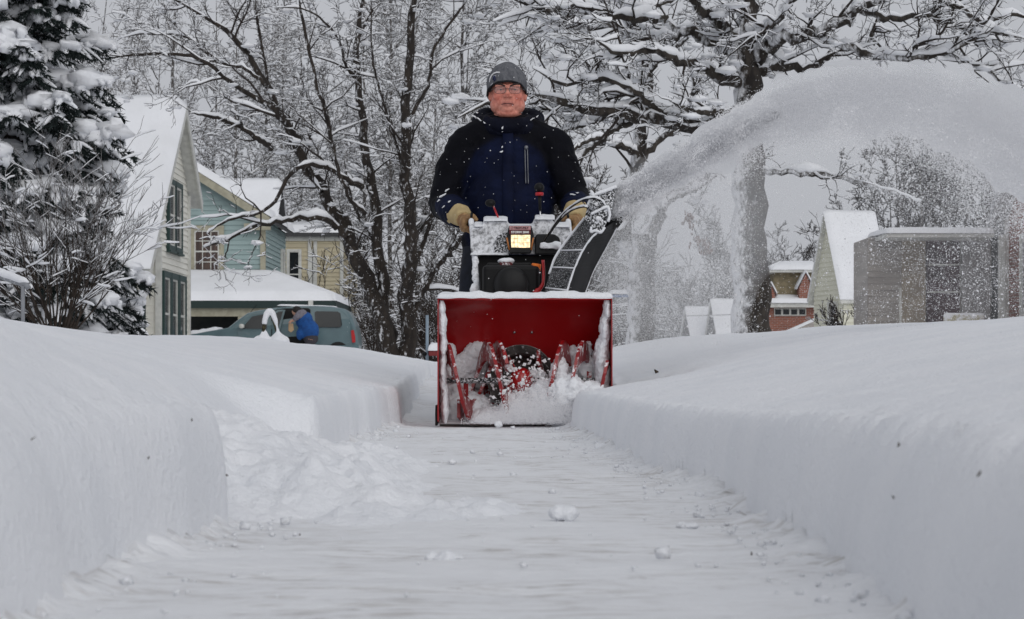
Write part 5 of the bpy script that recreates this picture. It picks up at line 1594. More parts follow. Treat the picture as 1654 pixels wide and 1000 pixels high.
        sn.build('snow_crust', M['snow'], hh, smooth=True, remesh=.005, sm=2, disp=lambda p, n: n * .004 * mn.noise(p * 70))
        lv = MB(); lv.tube(spline([B_ + Vector((.0, -.10, .03)), B_ + Vector((0, -.02, .050)), B_ + Vector((0, .07, .052))], 8), .006, 8); lv.build('clutch_lever', M['black_plastic'], hh, smooth=True)
    # dash panel
    YC = 11.02
    c_ = lambda px, py, dy=0.0: P(px, py, YC + dy)
    d = MB(); out = [(760, 372), (764, 368), (777, 367), (781, 360), (788, 358), (818, 358), (822, 366), (860, 366), (864, 357), (872, 354), (880, 354), (892, 358), (898, 366), (920, 368), (922, 373), (910, 402), (907, 411), (864, 411), (824, 411), (790, 410), (762, 412), (760, 400)]
    d.prism([c_(x, y) for x, y in out], (0, .20, .025)); d.build('dash_panel', M['frost_panel'], o, bevel=.006)
    ld = MB(); ld.slab(c_(760, 413, -.03), c_(822, 413, -.03), c_(822, 411.5, .02), c_(760, 411.5, .02), .008, 24, 4, .008, .004, 40, 3); ld.build('snow_ledge', M['snow'], o, smooth=True)
    for (xa, xb, y_) in ((766, 780, 367.5), (781, 820, 358.5), (864, 896, 356), (897, 921, 368)):
        tp = MB(); tp.slab(c_(xa, y_, -.012), c_(xb, y_, -.012), c_(xb, y_ - 6, .16), c_(xa, y_ - 6, .16), .007, 16, 8, .012, .004, 45, xa)
        tp.build('snow_cap', M['snow'], o, smooth=True)
    bp_ = MB(); bp_.prism([c_(x, y, -.012) for x, y in ((797, 409), (801, 384), (810, 377), (823, 374), (823, 409))], (0, .02, 0)); bp_.build('panel_recess', M['black_frost2'], o, bevel=.003)
    us = MB(); us.prism([c_(x, y, .05) for x, y in ((764, 412), (908, 412), (905, 425), (896, 478), (786, 478), (776, 470), (772, 425))], (0, .10, 0)); us.build('dark_gap_filler', M['black_plastic'], o, bevel=.006)  # black panel added to stand in for the darkness below the dash
    pk = MB(); pk.prism([c_(x, y, -.04) for x, y in ((864, 411), (864, 382), (868, 378), (895, 378), (903, 383), (906, 392), (906, 411))], (0, .06, 0)); k_ = pk.build('lower_pocket', M['black_smooth'], o, bevel=.006)
    sp = MB(); sp.obox(c_(889, 397, -.045), (1, 0, 0), (0, 1, 0), (0, 0, 1), .094, .03, .026); sp.ell(c_(899, 396, -.05), (.022, .016, .019), 14); sp.ell(c_(880, 397, -.05), (.02, .014, .017), 14); sp.build('snow_crust', M['snow'], k_, smooth=True, remesh=.005, sm=2, disp=lambda p, n: n * .005 * mn.noise(p * 60))
    # headlight with its lettered plate
    hd = MB(); hd.prism([c_(x, y, -.055) for x, y in ((822, 364.5), (858.5, 364.5), (862, 378), (863, 388), (857.5, 409), (823, 409), (817, 388), (819, 378))], (0, .07, 0)); H = hd.build('headlight', M['black_smooth'], o, bevel=.004)
    wr = MB()
    for s_ in ((818.5, 384, 822.5, 404), (861.5, 384, 858.0, 404)):
        wr.tube([c_(s_[0], s_[1], -.062), c_(s_[2], s_[3], -.062)], .004, 6)
    wr.build('side_glow_strip', mat('amber', (.45, .16, .04), .3), H, smooth=True)
    le = MB(); A, B = c_(826, 400, -.058), c_(856, 379.5, -.058)
    le.prism([A, Vector((B.x, A.y, A.z)), Vector((B.x + .002, A.y, B.z)), Vector((A.x - .002, A.y, B.z))], (0, .006, 0))
    lm = mat('lamp_lens', (.9, .8, .6), .2, emit=(1.0, .72, .38), estr=.62)
    t_ = lm.node_tree; N = t_.nodes; L = t_.links; bs = N['Principled BSDF']
    tc = N.new('ShaderNodeTexCoord'); nz = N.new('ShaderNodeTexNoise'); nz.inputs['Scale'].default_value = 75; nz.inputs['Detail'].default_value = 2; L.new(tc.outputs['Object'], nz.inputs['Vector'])
    mr = N.new('ShaderNodeMapRange'); mr.inputs['From Min'].default_value = .30; mr.inputs['From Max'].default_value = .68; mr.inputs['To Min'].default_value = .12; mr.inputs['To Max'].default_value = 1.5; L.new(nz.outputs['Fac'], mr.inputs['Value']); L.new(mr.outputs[0], bs.inputs['Emission Strength'])
    le.build('lens', lm, H, bevel=.001)
    rb = MB()
    for xx in (831, 836, 846, 851): rb.tube([c_(xx, 399.5, -.060), c_(xx, 380, -.060)], .0008, 5)
    for yy in (385, 392): rb.tube([c_(826, yy, -.060), c_(856, yy, -.060)], .0008, 5)
    rb.build('lens_rib', mat('rib_amber', (.75, .58, .36), .3), H)
    pl = MB(); A, B = c_(822.8, 378.3, -.062), c_(857.2, 371.5, -.062); pl.box(((A.x + B.x) / 2, A.y, (A.z + B.z) / 2), (B.x - A.x, .006, B.z - A.z)); p_ = pl.build('name_plate', mat('plate_red', (.10, .006, .010), .4), H, bevel=.001)
    pl2 = MB(); A2, B2_ = c_(822.8, 371.3, -.062), c_(857.2, 365.2, -.062); pl2.box(((A2.x + B2_.x) / 2, A2.y, (A2.z + B2_.z) / 2), (B2_.x - A2.x, .006, B2_.z - A2.z)); p2_ = pl2.build('name_plate', mat('plate_pink', (.55, .30, .30), .5), H, bevel=.001)
    def text(body, c, w, h, m, parent, name):
        cu = bpy.data.curves.new(name, 'FONT'); cu.body = body; cu.align_x = 'CENTER'; cu.align_y = 'CENTER'; cu.size = .02; cu.extrude = .0006; cu.offset = .0008
        t = bpy.data.objects.new(name, cu); COL.objects.link(t); bpy.context.view_layer.update()
        me = bpy.data.meshes.new_from_object(t.evaluated_get(bpy.context.evaluated_depsgraph_get())); bpy.data.objects.remove(t)
        co = np.array([v.co[:] for v in me.vertices]); ex = co.max(0) - co.min(0); mid = (co.max(0) + co.min(0)) / 2
        for v in me.vertices:
            x, y, z = (v.co.x - mid[0]) * w / ex[0], (v.co.y - mid[1]) * h / ex[1], v.co.z
            v.co = Vector((c.x + x, c.y - z - .0008, c.z + y))
        link_mesh(name, me, m, parent)
    tw_ = mat('letter_white', (.85, .82, .80), .5); tb_ = mat('letter_dark', (.05, .012, .014), .5)
    text('STORM 2840', c_(840, 375, -.0655), .080, .0105, tw_, p_, 'lettering')
    text('TROY-BILT', c_(842, 368.2, -.0655), .066, .0100, tb_, p2_, 'lettering')
    em = MB(); ec = c_(827, 368.2, -.066); em.lathe([(.0042, 0), (.0055, 0), (.0055, -.001), (.0042, -.001), (.0042, 0)], ec, (0, 1, 0), 14); em.build('emblem', tb_, p2_)
    # levers
    lv = MB(); lv.tube([c_(809, 362, .06), c_(797, 333, .10)], .0042, 8); l_ = lv.build('speed_lever', M['lever_red'], o, smooth=True)
    kb = MB(); kb.ell(c_(792, 328, .10), (.024, .018, .018), 16); kb.build('knob', M['black_plastic'], l_, smooth=True)
    lv = MB(); lv.tube([c_(873, 362, .08), c_(872.5, 338, .08)], .0035, 8); lv.build('chute_lever', M['chrome'], o, smooth=True)
    l_ = bpy.data.objects[[x.name for x in o.children if x.name.startswith('chute_lever')][-1]]
    kb = MB(); kb.tube([c_(872.5, 340, .08), c_(871.5, 315, .08)], [.006, .009], 10); kb.ell(c_(871, 303, .08), (.023, .023, .022), 18); kb.build('knob', M['black_plastic'], l_, smooth=True)
    rg = MB(); rg.lathe([(.012, -.008), (.018, -.007), (.0195, 0), (.018, .007), (.012, .008)], c_(871.3, 313.5, .08), (0, 0, 1), 18); rg.build('collar', M['lever_red'], l_, smooth=True)
    lo = MB(); lo.tube([c_(873 + 9 * math.cos(a), 358 - 7 * math.sin(a), .03) for a in np.linspace(0, math.pi, 12)], .005, 8); lo.build('lever_guard', M['frost_panel'], o, smooth=True)
    # discharge chute: a square duct seen on its near corner
    Lc = [(878, 482), (882, 462), (890, 436), (900, 412), (921, 382), (945, 352)]
    Cc = [(912, 482), (917, 466), (926, 438), (938, 410), (952, 388), (966, 374)]
    Rc = [(941, 482), (948, 464), (958, 438), (973, 410), (989, 380), (1003, 352)]
    nS = 24
    L_ = spline([q(x, y, .50) for x, y in Lc], nS); C_ = spline([q(x, y, .34) for x, y in Cc], nS); R_ = spline([q(x, y, .47) for x, y in Rc], nS)
    Bk = [L_[i] + R_[i] - C_[i] for i in range(nS)]
    vs = []; fs = []
    for i in range(nS): vs += [L_[i], C_[i], R_[i], Bk[i]]
    for i in range(nS - 1):
        for k in range(4): fs.append((4 * i + k, 4 * i + 4 + k, 4 * i + 4 + (k + 1) % 4, 4 * i + (k + 1) % 4))
    f1 = [f for k, f in enumerate(fs) if k % 4 == 0 or k % 4 == 3]; f2 = [f for k, f in enumerate(fs) if k % 4 in (1, 2)]
    a = MB(); a.add(vs, f1); chm = a.build('chute', M['black_frost'], o)
    a = MB(); a.add(vs, f2); a.build('chute_side', M['black_smooth'], chm)
    s = MB()
    s.tube([p + Vector((.001, -.004, 0)) for p in C_], .0042, 7); s.tube([p + Vector((-.002, -.004, 0)) for p in L_[8:]], .006, 7)
    s.tube([p + Vector((.003, 0, 0)) for p in R_], .0022, 6)
    for k in (4, 10, 15):
        s.tube([L_[k] + Vector((0, -.004, 0)), L_[k].lerp(C_[k], .5) + Vector((0, -.006, 0)), C_[k] + Vector((0, -.005, 0))], .0035, 6)
    s.build('snow_edge', M['snow'], chm, smooth=True, disp=lambda p, n: n * .0022 * mn.noise(p * 120))
    cb = MB(); cc = q(910, 478, .42); cb.lathe([(.10, -.05), (.105, -.02), (.105, .0), (.095, .012)], (cc.x, cc.y + .04, cc.z - .01), (0, 0, 1), 28); cb.build('chute_base', M['black_smooth'], o, smooth=True)
    # hinged deflector at the top
    de = MB()
    F_ = [q(x, y, .36) for x, y in ((944, 353), (949, 333), (959, 318), (976, 310), (995, 302), (992, 322), (987, 342), (978, 358), (966, 375))]
    de.prism(F_, (.03, .16, .02)); dm = de.build('deflector', M['black_frost2'], chm, bevel=.003)
    tip = MB(); tip.prism([q(x, y, .45) for x, y in ((985, 372), (996, 352), (1014, 343), (1012, 350), (1000, 366))], (0, .14, 0)); tip.build('deflector_lip', M['black_smooth'], chm, bevel=.002)
    br = MB(); br.prism([q(x, y, .335) for x, y in ((957, 346), (972, 336), (981, 335), (984, 347), (981, 357), (976, 367), (972, 374), (963, 371), (957, 373), (955, 366))], (0, .02, 0)); br_ = br.build('hinge_bracket', M['black_frost2'], dm, bevel=.003)
    bo = MB(); c = q(966, 353, .325); bo.lathe([(0, -.010), (.007, -.009), (.0105, -.003), (.0105, .01)], c, (0, 1, 0), 16); bo.build('bolt', M['snow'], br_, smooth=True)
    s = MB()
    s.tube(spline([q(x, y, .328) for x, y in ((955, 346), (966, 340), (981, 334), (985, 346), (982, 358))], 16), .0065, 8)
    s.tube(spline([q(x, y, .328) for x, y in ((955, 366), (955, 374), (962, 372), (970, 375), (977, 367))], 14), .006, 8)
    s.build('snow_edge', M['snow'], br_, smooth=True, disp=lambda p, n: n * .003 * mn.noise(p * 90))
    s = MB(); s.tube(spline([q(x, y, .352) for x, y in ((948, 336), (958, 317), (976, 309), (996, 301))], 14), .0075, 8); s.build('snow_edge', M['snow'], dm, smooth=True, disp=lambda p, n: n * .004 * mn.noise(p * 80))
    kb = MB(); kb.ell(q(960, 331, .33), (.026, .022, .017), 16, Matrix.Rotation(R(-18), 3, 'Y')); kb.build('pivot_housing', M['black_frost2'], dm, smooth=True)
    for pts in (((879, 390, .9), (890, 372, .8), (905, 351, .65), (922, 335, .5), (942, 323, .36), (960, 320, .33), (972, 325, .33), (978, 333, .33)), ((884, 384, .9), (896, 366, .8), (910, 350, .62), (925, 339, .45), (942, 334, .35), (950, 336, .33))):
        pp = spline([q(*p) for p in pts], 30)
        ca = MB(); ca.tube(pp, .0042, 8); cm = ca.build('control_cable', M['black_plastic'], o, smooth=True)
        s = MB(); s.tube([p + Vector((0, -.001, .0045)) for p in pp[3:]], [.0052 + .0012 * math.sin(i * 1.7) for i in range(27)], 8); s.build('snow_cover', M['snow'], cm, smooth=True)
    s = MB(); s.ell(q(957, 313, .34), (.008, .008, .016), 10, Matrix.Rotation(R(-25), 3, 'Y')); s.build('snow_crust', M['snow'], dm, smooth=True)
    return o
snowblower()
# ------------------------------------------------------------------ the man
def set_attr(o, fn):
    me = o.data
    a = me.color_attributes.new('tint', 'FLOAT_COLOR', 'POINT')
    off = OFF[o.parent.name] if o.parent else OFF[o.name]
    data = np.ones((len(me.vertices), 4), dtype=np.float32)
    for i, v in enumerate(me.vertices):
        data[i, :3] = fn(v.co + off)
    a.data.foreach_set('color', data.ravel())

M['skin'] = mat('skin', (.6, .3, .22), .5, (.80, .68, .65), 60, attr='tint', bump=.0020, bscale=220, spec=.35)
M['jacket'] = mat('jacket', (.01, .01, .02), .75, (.55, .55, .6), 9, attr='tint', bump=.010, bscale=16, frost=.26, fscale=30, fsoft=.015, spec=.12)
M['beanie'] = mat('beanie', (.085, .088, .10), .95, (.135, .138, .15), 70, bump=.003, bscale=240, stretch=(1, 1, .5))
M['black_cloth'] = mat('black_cloth', (.008, .008, .010), .9)
M['glove'] = mat('glove', (.36, .22, .10), .75, (.22, .12, .055), 26, bump=.004, bscale=60, frost=.22, fscale=40, fup=.05)
M['glove_cuff'] = mat('glove_cuff', (.50, .38, .19), .85, (.40, .30, .15), 22, bump=.003, bscale=50, frost=.24, fscale=40, fup=.06)
M['jeans'] = mat('jeans', (.010, .013, .024), .9, (.006, .008, .014), 20, frost=.30, fscale=14)
M['eye_white'] = mat('eye_white', (.42, .37, .35), .3)
M['iris'] = mat('iris', (.04, .05, .05), .2)
M['brow'] = mat('brow', (.03, .018, .016), .9)
M['lid'] = mat('lid', (.42, .19, .15), .6)
M['spec_frame'] = mat('spec_frame', (.10, .09, .09), .3, metallic=.6)
lens_m = mat('spec_lens', (.8, .82, .84), .05, spec=.6); lens_m.node_tree.nodes['Principled BSDF'].inputs['Alpha'].default_value = .09
M['zip'] = mat('zip', (.16, .165, .18), .4, metallic=.5)

def man():
    YM = 11.78
    gz = float(path_z(np.array([YM]))[()] if np.ndim(path_z(np.array([YM]))) == 0 else path_z(np.array([YM]))[0])
    o = thing('person', 'man in navy and black winter jacket, grey beanie, glasses and tan gloves pushing the machine', 'person', (-.02, YM, gz))
    hx = -.021
    V = lambda x, y, z: Vector((hx + x, YM + y, z))
    # ---- body: one continuous skin
    b = MB()
    b.ell(V(0, .02, 1.590), (.080, .098, .112), 28)
    b.ell(V(0, -.012, 1.528), (.0785, .082, .074), 28)
    for s in (-1, 1):
        b.ell(V(s * .045, -.018, 1.510), (.040, .050, .042), 18)
        b.ell(V(s * .044, -.060, 1.548), (.028, .026, .026), 16)
        b.ell(V(s * .013, -.098, 1.5445), (.0105, .012, .0085), 12)
        b.ell(V(s * .084, .022, 1.562), (.011, .022, .032), 14)
        b.ell(V(s * .034, -.071, 1.576), (.021, .013, .0085), 12)
    b.ell(V(0, -.060, 1.488), (.036, .030, .024), 16)
    b.ell(V(0, -.036, 1.468), (.055, .045, .026), 18)
    b.tube([V(0, -.080, 1.592), V(0, -.096, 1.570), V(0, -.109, 1.551), V(0, -.103, 1.543)], [.0085, .0105, .0145, .012], 12)
    b.tube([V(-.058, -.066, 1.596), V(-.03, -.083, 1.597), V(0, -.086, 1.592), V(.03, -.083, 1.597), V(.058, -.066, 1.596)], [.009, .0115, .010, .0115, .009], 10)
    b.tube([V(-.030, -.080, 1.5135), V(-.012, -.091, 1.5165), V(0, -.0925, 1.515), V(.012, -.091, 1.5165), V(.030, -.080, 1.5135)], [.003, .0055, .005, .0055, .003], 8)
    b.tube([V(-.027, -.080, 1.5065), V(0, -.092, 1.5035), V(.027, -.080, 1.5065)], [.003, .0065, .003], 8)
    b.tube([V(0, .01, 1.50), V(0, .02, 1.42), V(0, .025, 1.36)], [.066, .068, .09], 18)
    b.ell(V(0, .03, 1.20), (.19, .12, .22), 20); b.ell(V(0, -.02, .99), (.18, .14, .18), 20)
    WL_, WR_ = Vector((-.236, 11.435, .955)), Vector((.292, 11.45, .972))
    LA = [Vector((-.215, YM + .02, 1.315)), Vector((-.285, YM - .01, 1.17)), Vector((-.318, YM - .06, 1.035)), Vector((-.275, 11.56, .985)), WL_]
    RA = [Vector((.195, YM + .02, 1.315)), Vector((.255, YM - .01, 1.17)), Vector((.295, YM - .06, 1.05)), Vector((.305, 11.58, 1.005)), WR_]
    B1 = Vector((-.187, 11.36, .912)); B2 = Vector((.259, 11.36, .910))
    def hand(mb, B_, s, fat, W):
        """hand closed on a bar running along y; s = -1 palm on the left of the bar"""
        mb.ell(B_ + Vector((s * .036, .005, .004)), (.016 + fat, .045 + fat, .036 + fat), 16)
        mb.tube([W, B_ + Vector((s * .04, .045, .03)), B_ + Vector((s * .036, .02, .012))], [.028 + fat, .028 + fat, .026 + fat], 12)
        for k, (dy, l) in enumerate(((-.034, 1.0), (-.012, 1.08), (.010, 1.03), (.031, .86))):
            c = B_ + Vector((0, dy, 0)); r_ = .0085 + fat * .55
            R0 = .024 + fat * .7
            mb.tube([c + Vector((s * (R0 + .014), 0, -.006)), c + Vector((s * R0 * .95, -.002, -R0 * .75)), c + Vector((s * .004, -.003, -R0 * 1.08 * l)), c + Vector((-s * R0 * .75 * l, -.003, -R0 * .62)), c + Vector((-s * R0 * .85 * l, -.002, -R0 * .05))], [r_ * 1.12, r_ * 1.1, r_, r_ * .97, r_ * .8], 10)
        c = B_ + Vector((0, -.030, 0)); R0 = .025 + fat * .7
        mb.tube([c + Vector((s * (R0 + .012), .03, .020)), c + Vector((s * R0 * .75, .012, R0 * .98)), c + Vector((-s * .006, .0, R0 * 1.16)), c + Vector((-s * R0 * .85, -.004, R0 * .45))], [.016 + fat * .6, .0125 + fat * .6, .011 + fat * .6, .0085 + fat * .5], 10)
    for A in (LA, RA): b.tube(A, [.055, .047, .042, .036, .028], 12)
    hand(b, B1, -1, 0, WL_); hand(b, B2, 1, 0, WR_)
    for s in (-1, 1):
        b.tube([Vector((hx + s * .10, YM, .92)), Vector((hx + s * .145, YM - .06, .52)), Vector((hx + s * .15, YM + .06, gz + .08))], [.085, .058, .038], 14)
        b.ell(Vector((hx + s * .152, YM + .0, gz + .05)), (.035, .10, .035), 12)
    body = b.build('body', M['skin'], o, smooth=True, remesh=.0042, sm=2)
    def skin_tint(p):
        d = Vector((p.x - hx, p.y - YM, p.z))
        base = np.array((.70, .315, .24))
        red = np.array((.66, .21, .155))
        k = 0
        for s in (-1, 1): k = max(k, math.exp(-(((d.x - s * .050) / .036) ** 2 + ((d.z - 1.540) / .034) ** 2)))
        k = max(k, .9 * math.exp(-((d.x / .014) ** 2 + ((d.z - 1.549) / .012) ** 2)), .55 * math.exp(-((d.x / .05) ** 2 + ((d.z - 1.47) / .02) ** 2)), .5 * math.exp(-((d.x / .05) ** 2 + ((d.z - 1.612) / .012) ** 2)))
        c = base * (1 - k) + red * k
        if abs(d.z - 1.510) < .011 and abs(d.x) < .027 and d.y < -.075: c = c * .45 + np.array((.40, .13, .11)) * .55
        return c
    set_attr(body, skin_tint)
    # eyes, brows, mouth line, spectacles
    for s in (-1, 1):
        e = MB(); e.ell(V(s * .034, -.0735, 1.5785), (.0115, .010, .0040), 14); eo = e.build('eye', M['eye_white'], body, smooth=True)
        i = MB(); i.ell(V(s * .034 + .001, -.0825, 1.5780), (.0056, .0024, .0042), 10); i.build('iris', M['iris'], eo, smooth=True)
        l = MB(); l.tube([V(s * .034 - .015, -.079, 1.5785), V(s * .034, -.0875, 1.5835), V(s * .034 + .015, -.079, 1.579)], .0036, 6); l.build('eyelid', M['lid'], eo, smooth=True)
        w = MB(); w.tube([V(s * .012, -.0985, 1.5935), V(s * .032, -.0965, 1.6025), V(s * .055, -.080, 1.6055)], [.0042, .0052, .0028], 8, squash=.8); w.build('eyebrow', M['brow'], body, smooth=True)
    ml = MB(); ml.tube([V(-.030, -.0825, 1.5075), V(-.012, -.0955, 1.5105), V(0, -.0975, 1.5098), V(.012, -.0955, 1.5105), V(.030, -.0825, 1.5075)], .0019, 6); ml.build('mouth_line', mat('mouth', (.10, .03, .028), .7), body, smooth=True)
    gl = MB()
    def rrect(cx, cz, w, h, r_, y):
        pts = []
        for (sx, sz, a0) in ((1, 1, 0), (-1, 1, 90), (-1, -1, 180), (1, -1, 270)):
            for k in range(5):
                a = R(a0 + k * 22.5); pts.append((cx + sx * (w / 2 - r_) + r_ * math.cos(a), y, cz + sz * (h / 2 - r_) + r_ * math.sin(a)))
        return pts
    lenses = []
    for s in (-1, 1):
        pts = [V(x, y + abs(x) * .18, z) for x, y, z in rrect(s * .0345, 1.574, .052, .031, .010, -.108)]
        gl.tube(pts, .0014, 6, closed=True); lenses.append(pts)
        gl.tube([V(s * .061, -.096, 1.580), V(s * .078, -.06, 1.581), V(s * .084, .03, 1.578)], .0014, 6)
    gl.tube([V(-.009, -.107, 1.578), V(0, -.1115, 1.581), V(.009, -.107, 1.578)], .0014, 6)
    go = gl.build('spectacles', M['spec_frame'], body, smooth=True)
    for pts in lenses:
        l = MB(); l.add(pts, [tuple(range(len(pts)))]); l.build('lens', lens_m, go)
    # hair showing below the cap
    hr = MB()
    for s in (-1, 1): hr.tube([V(s * .080, -.004, 1.600), V(s * .083, .015, 1.572), V(s * .082, .05, 1.55)], [.007, .009, .008], 8)
    hr.build('hair', mat('grey_hair', (.10, .09, .085), .9), body, smooth=True)
    # ---- beanie
    hc = V(-.004, .018, 1.598); hr_ = Vector((.0965, .116, .124))
    me = bpy.data.meshes.new('t'); mb = MB(); mb.ell(hc, hr_, 44); me.from_pydata(mb.v, [], mb.f)
    bm = bmesh.new(); bm.from_mesh(me); bmesh.ops.remove_doubles(bm, verts=bm.verts, dist=1e-5)
    pn = Vector((0, -.50, -1)).normalized(); pc = V(0, -.095, 1.6165)
    res = bmesh.ops.bisect_plane(bm, geom=bm.verts[:] + bm.edges[:] + bm.faces[:], plane_co=pc, plane_no=pn, clear_outer=True)
    for v in bm.verts:
        d = v.co - hc
        v.co += Vector((d.x * .03 * (d.z > 0), 0, .004 * mn.noise(v.co * 22)))
        v.co += d.normalized() * .004 * mn.noise(v.co * 30)
    edge = [v.co.copy() for v in bm.verts if v.is_boundary]
    bmesh.ops.recalc_face_normals(bm, faces=bm.faces)
    bm.to_mesh(me); bm.free()
    for p in me.polygons: p.use_smooth = True
    cap = link_mesh('beanie', me, M['beanie'], o)
    edge.sort(key=lambda p: math.atan2(p.y - hc.y, p.x - hc.x))
    hm = MB(); hm.tube([p + Vector((0, 0, .001)) for p in edge[::2]], .0052, 8, closed=True); hm.build('hem', M['black_cloth'], cap, smooth=True)
    def on_cap(px, py, out=.0025):
        x = (px - CX) / F * (YM - .09); z = CZ + (HY - py) / F * (YM - .09)
        k = 1 - ((x - hc.x) / (hr_.x * 1.03)) ** 2 - ((z - hc.z) / hr_.z) ** 2
        y = hc.y - hr_.y * math.sqrt(max(k, .02))
        return Vector((x, y - out, z))
    em = MB(); em.tube([on_cap(x, y) for x, y in ((790.5, 131), (791.5, 125), (794, 120), (797.5, 117), (802, 115.8), (807, 116.2))], [.002, .0036, .004, .004, .0042, .0034], 8, squash=.8)
    em.build('emblem', mat('emblem_white', (.75, .75, .77), .8), cap, smooth=True)
    em = MB(); em.tube([on_cap(x, y) for x, y in ((796, 128), (798, 123.5), (800, 122)) ], [.003, .006, .003], 8); em.tube([on_cap(x, y) for x, y in ((798, 131), (799.5, 128), (799.5, 125))], [.002, .005, .003], 8); em.build('emblem', mat('emblem_blue', (.02, .025, .07), .8), cap, smooth=True)
    em = MB(); em.tube([on_cap(x, y) for x, y in ((791, 140), (793, 136.5), (796, 133.5))], [.001, .0022, .0015], 6); em.tube([on_cap(x, y) for x, y in ((797, 121.5), (800, 121), (801, 123))], .0013, 6); em.build('emblem', M['beanie'] if False else mat('emblem_grey', (.5, .5, .55), .8), cap, smooth=True)
    # ---- jacket
    j = MB()
    j.ell(V(0, .02, 1.19), (.232, .155, .245), 28)
    j.tube([V(-.205, .02, 1.325), V(-.10, .02, 1.375), V(0, .02, 1.39), V(.10, .02, 1.375), V(.205, .02, 1.325)], [.085, .085, .095, .085, .085], 16)
    j.ell(V(0, .015, 1.415), (.105, .098, .06), 20)
    j.ell(V(0, -.05, .995), (.228, .185, .22), 28)
    j.ell(V(0, -.02, .86), (.222, .168, .13), 28)
    for A in (LA, RA):
        j.tube(A[:-1] + [A[-1] + (A[-2] - A[-1]) * .25], [.098, .088, .083, .074, .060], 18); j.ell(A[0], .096, 18); j.ell(A[2], .085, 16)
    def fold(p, n):
        d = p - V(0, 0, 0)
        arm = smooth(.17, .25, abs(p.x - hx))
        k = .007 * mn.noise(Vector((p.x * 7, p.y * 7, p.z * 11))) + .006 * arm * mn.noise(Vector((p.x * 9 + p.z * 14, p.y * 9, p.z * 20))) + .003 * mn.noise(p * 28)
        for zr, w in ((1.285, .012), (1.07, .010), (.92, .012)):
            k -= .004 * math.exp(-((p.z - zr + .02 * math.sin(p.x * 9)) / w) ** 2)
        return n * k
    jk = j.build('jacket', M['jacket'], o, smooth=True, remesh=.0075, sm=3, disp=fold)
    def jtint(p):
        x = abs(p.x - hx); z = p.z
        edge = .215 - max(0, z - 1.14) * .42 - max(0, .98 - z) * .1
        navy = (.0034, .0068, .028); black = (.0022, .0024, .0055)
        yoke = 1.345 - .55 * max(0, x - .05)
        front = p.y < YM + .03
        k = (1 / (1 + math.exp(-(edge - x) / .006))) * (1 / (1 + math.exp(-(yoke - z) / .006))) * (1 if front else 0)
        if p.y < 11.60 and x > .2: k = 1
        return [black[i] * (1 - k) + navy[i] * k for i in range(3)]
    set_attr(jk, jtint)
    # front flap, zips, collar, hood
    def verts_of(ob):
        a_ = np.empty(len(ob.data.vertices) * 3, dtype=np.float32); ob.data.vertices.foreach_get('co', a_)
        return a_.reshape(-1, 3) + np.array(OFF[o.name])
    JV = verts_of(jk)
    def front_y(x, z):
        m_ = (abs(JV[:, 0] - x) < .012) & (abs(JV[:, 2] - z) < .012)
        return float(JV[m_, 1].min()) if m_.any() else YM - .15
    fl = MB(); pts = []
    zs = np.linspace(1.40, .80, 18)
    for z in zs: pts.append(Vector((hx + .002, front_y(hx, z) - .003, z)))
    vs = []; fs = []
    for p in pts: vs += [p + Vector((-.026, .006, 0)), p + Vector((-.024, -.004, 0)), p + Vector((.024, -.004, 0)), p + Vector((.026, .006, 0))]
    for i in range(len(pts) - 1):
        for k in range(3): fs.append((4 * i + k, 4 * i + k + 1, 4 * i + 5 + k, 4 * i + 4 + k))
    fl.add(vs, fs); fo = fl.build('zip_flap', M['jacket'], jk, smooth=True); OFF[fo.name] = OFF[o.name]
    a = fo.data.color_attributes.new('tint', 'FLOAT_COLOR', 'POINT'); a.data.foreach_set('color', np.tile(np.array((.0045, .008, .030, 1), dtype=np.float32), len(fo.data.vertices)))
    xz = (850.5 - CX) * .00294
    zp = MB(); pz = [Vector((xz + .004 * t, front_y(xz, 1.295 - .175 * t) - .005, 1.295 - .175 * t)) for t in np.linspace(0, 1, 10)]
    zp.tube([p + Vector((-.0075, 0, 0)) for p in pz], .0028, 6); zp.tube([p + Vector((.0045, 0, 0)) for p in pz], .0028, 6); zp.ell(pz[0] + Vector((-.001, -.003, .003)), (.010, .005, .010), 10)
    zp.build('pocket_zip', M['zip'], jk, smooth=True)
    co = MB(); ring = []
    for k in range(26):
        a_ = 2 * math.pi * k / 26
        ring.append(V(.105 * math.cos(a_), .012 + .100 * math.sin(a_), 1.428 + .026 * math.sin(a_)))
    co.tube(ring, .028, 10, closed=True, squash=1.4)
    co.build('collar', M['jacket'], jk, smooth=True, remesh=.006, sm=2, disp=lambda p, n: n * .008 * mn.noise(p * 20))
    hd = MB(); ring = []
    for k in range(30):
        a_ = 2 * math.pi * k / 30; f_ = .5 - .5 * math.sin(a_)
        ring.append(V(.148 * math.cos(a_) * (1 - .22 * f_), .045 + .115 * math.sin(a_), 1.47 - .085 * f_ ** 1.3))
    hd.tube(ring, [.034 + .020 * max(0, math.sin(2 * math.pi * k / 30)) + .006 * abs(math.cos(2 * math.pi * k / 30)) for k in range(30)], 10, closed=True, squash=1.0)
    hd.build('hood', M['jacket'], jk, smooth=True, remesh=.007, sm=2, disp=lambda p, n: n * (.012 * mn.noise(p * 13) + .005 * mn.noise(p * 34)))
    for nm in ('collar', 'hood'):
        for c in jk.children:
            if c.name.startswith(nm):
                a = c.data.color_attributes.new('tint', 'FLOAT_COLOR', 'POINT')
                a.data.foreach_set('color', np.tile(np.array((.0035, .0045, .013, 1), dtype=np.float32), len(c.data.vertices)))
    # snow caught on hood edge, sleeves and chest
    rng = random.Random(12)
    AV = np.concatenate([JV] + [verts_of(c) for c in jk.children if c.name.startswith(('hood', 'collar'))])
    sn = MB()
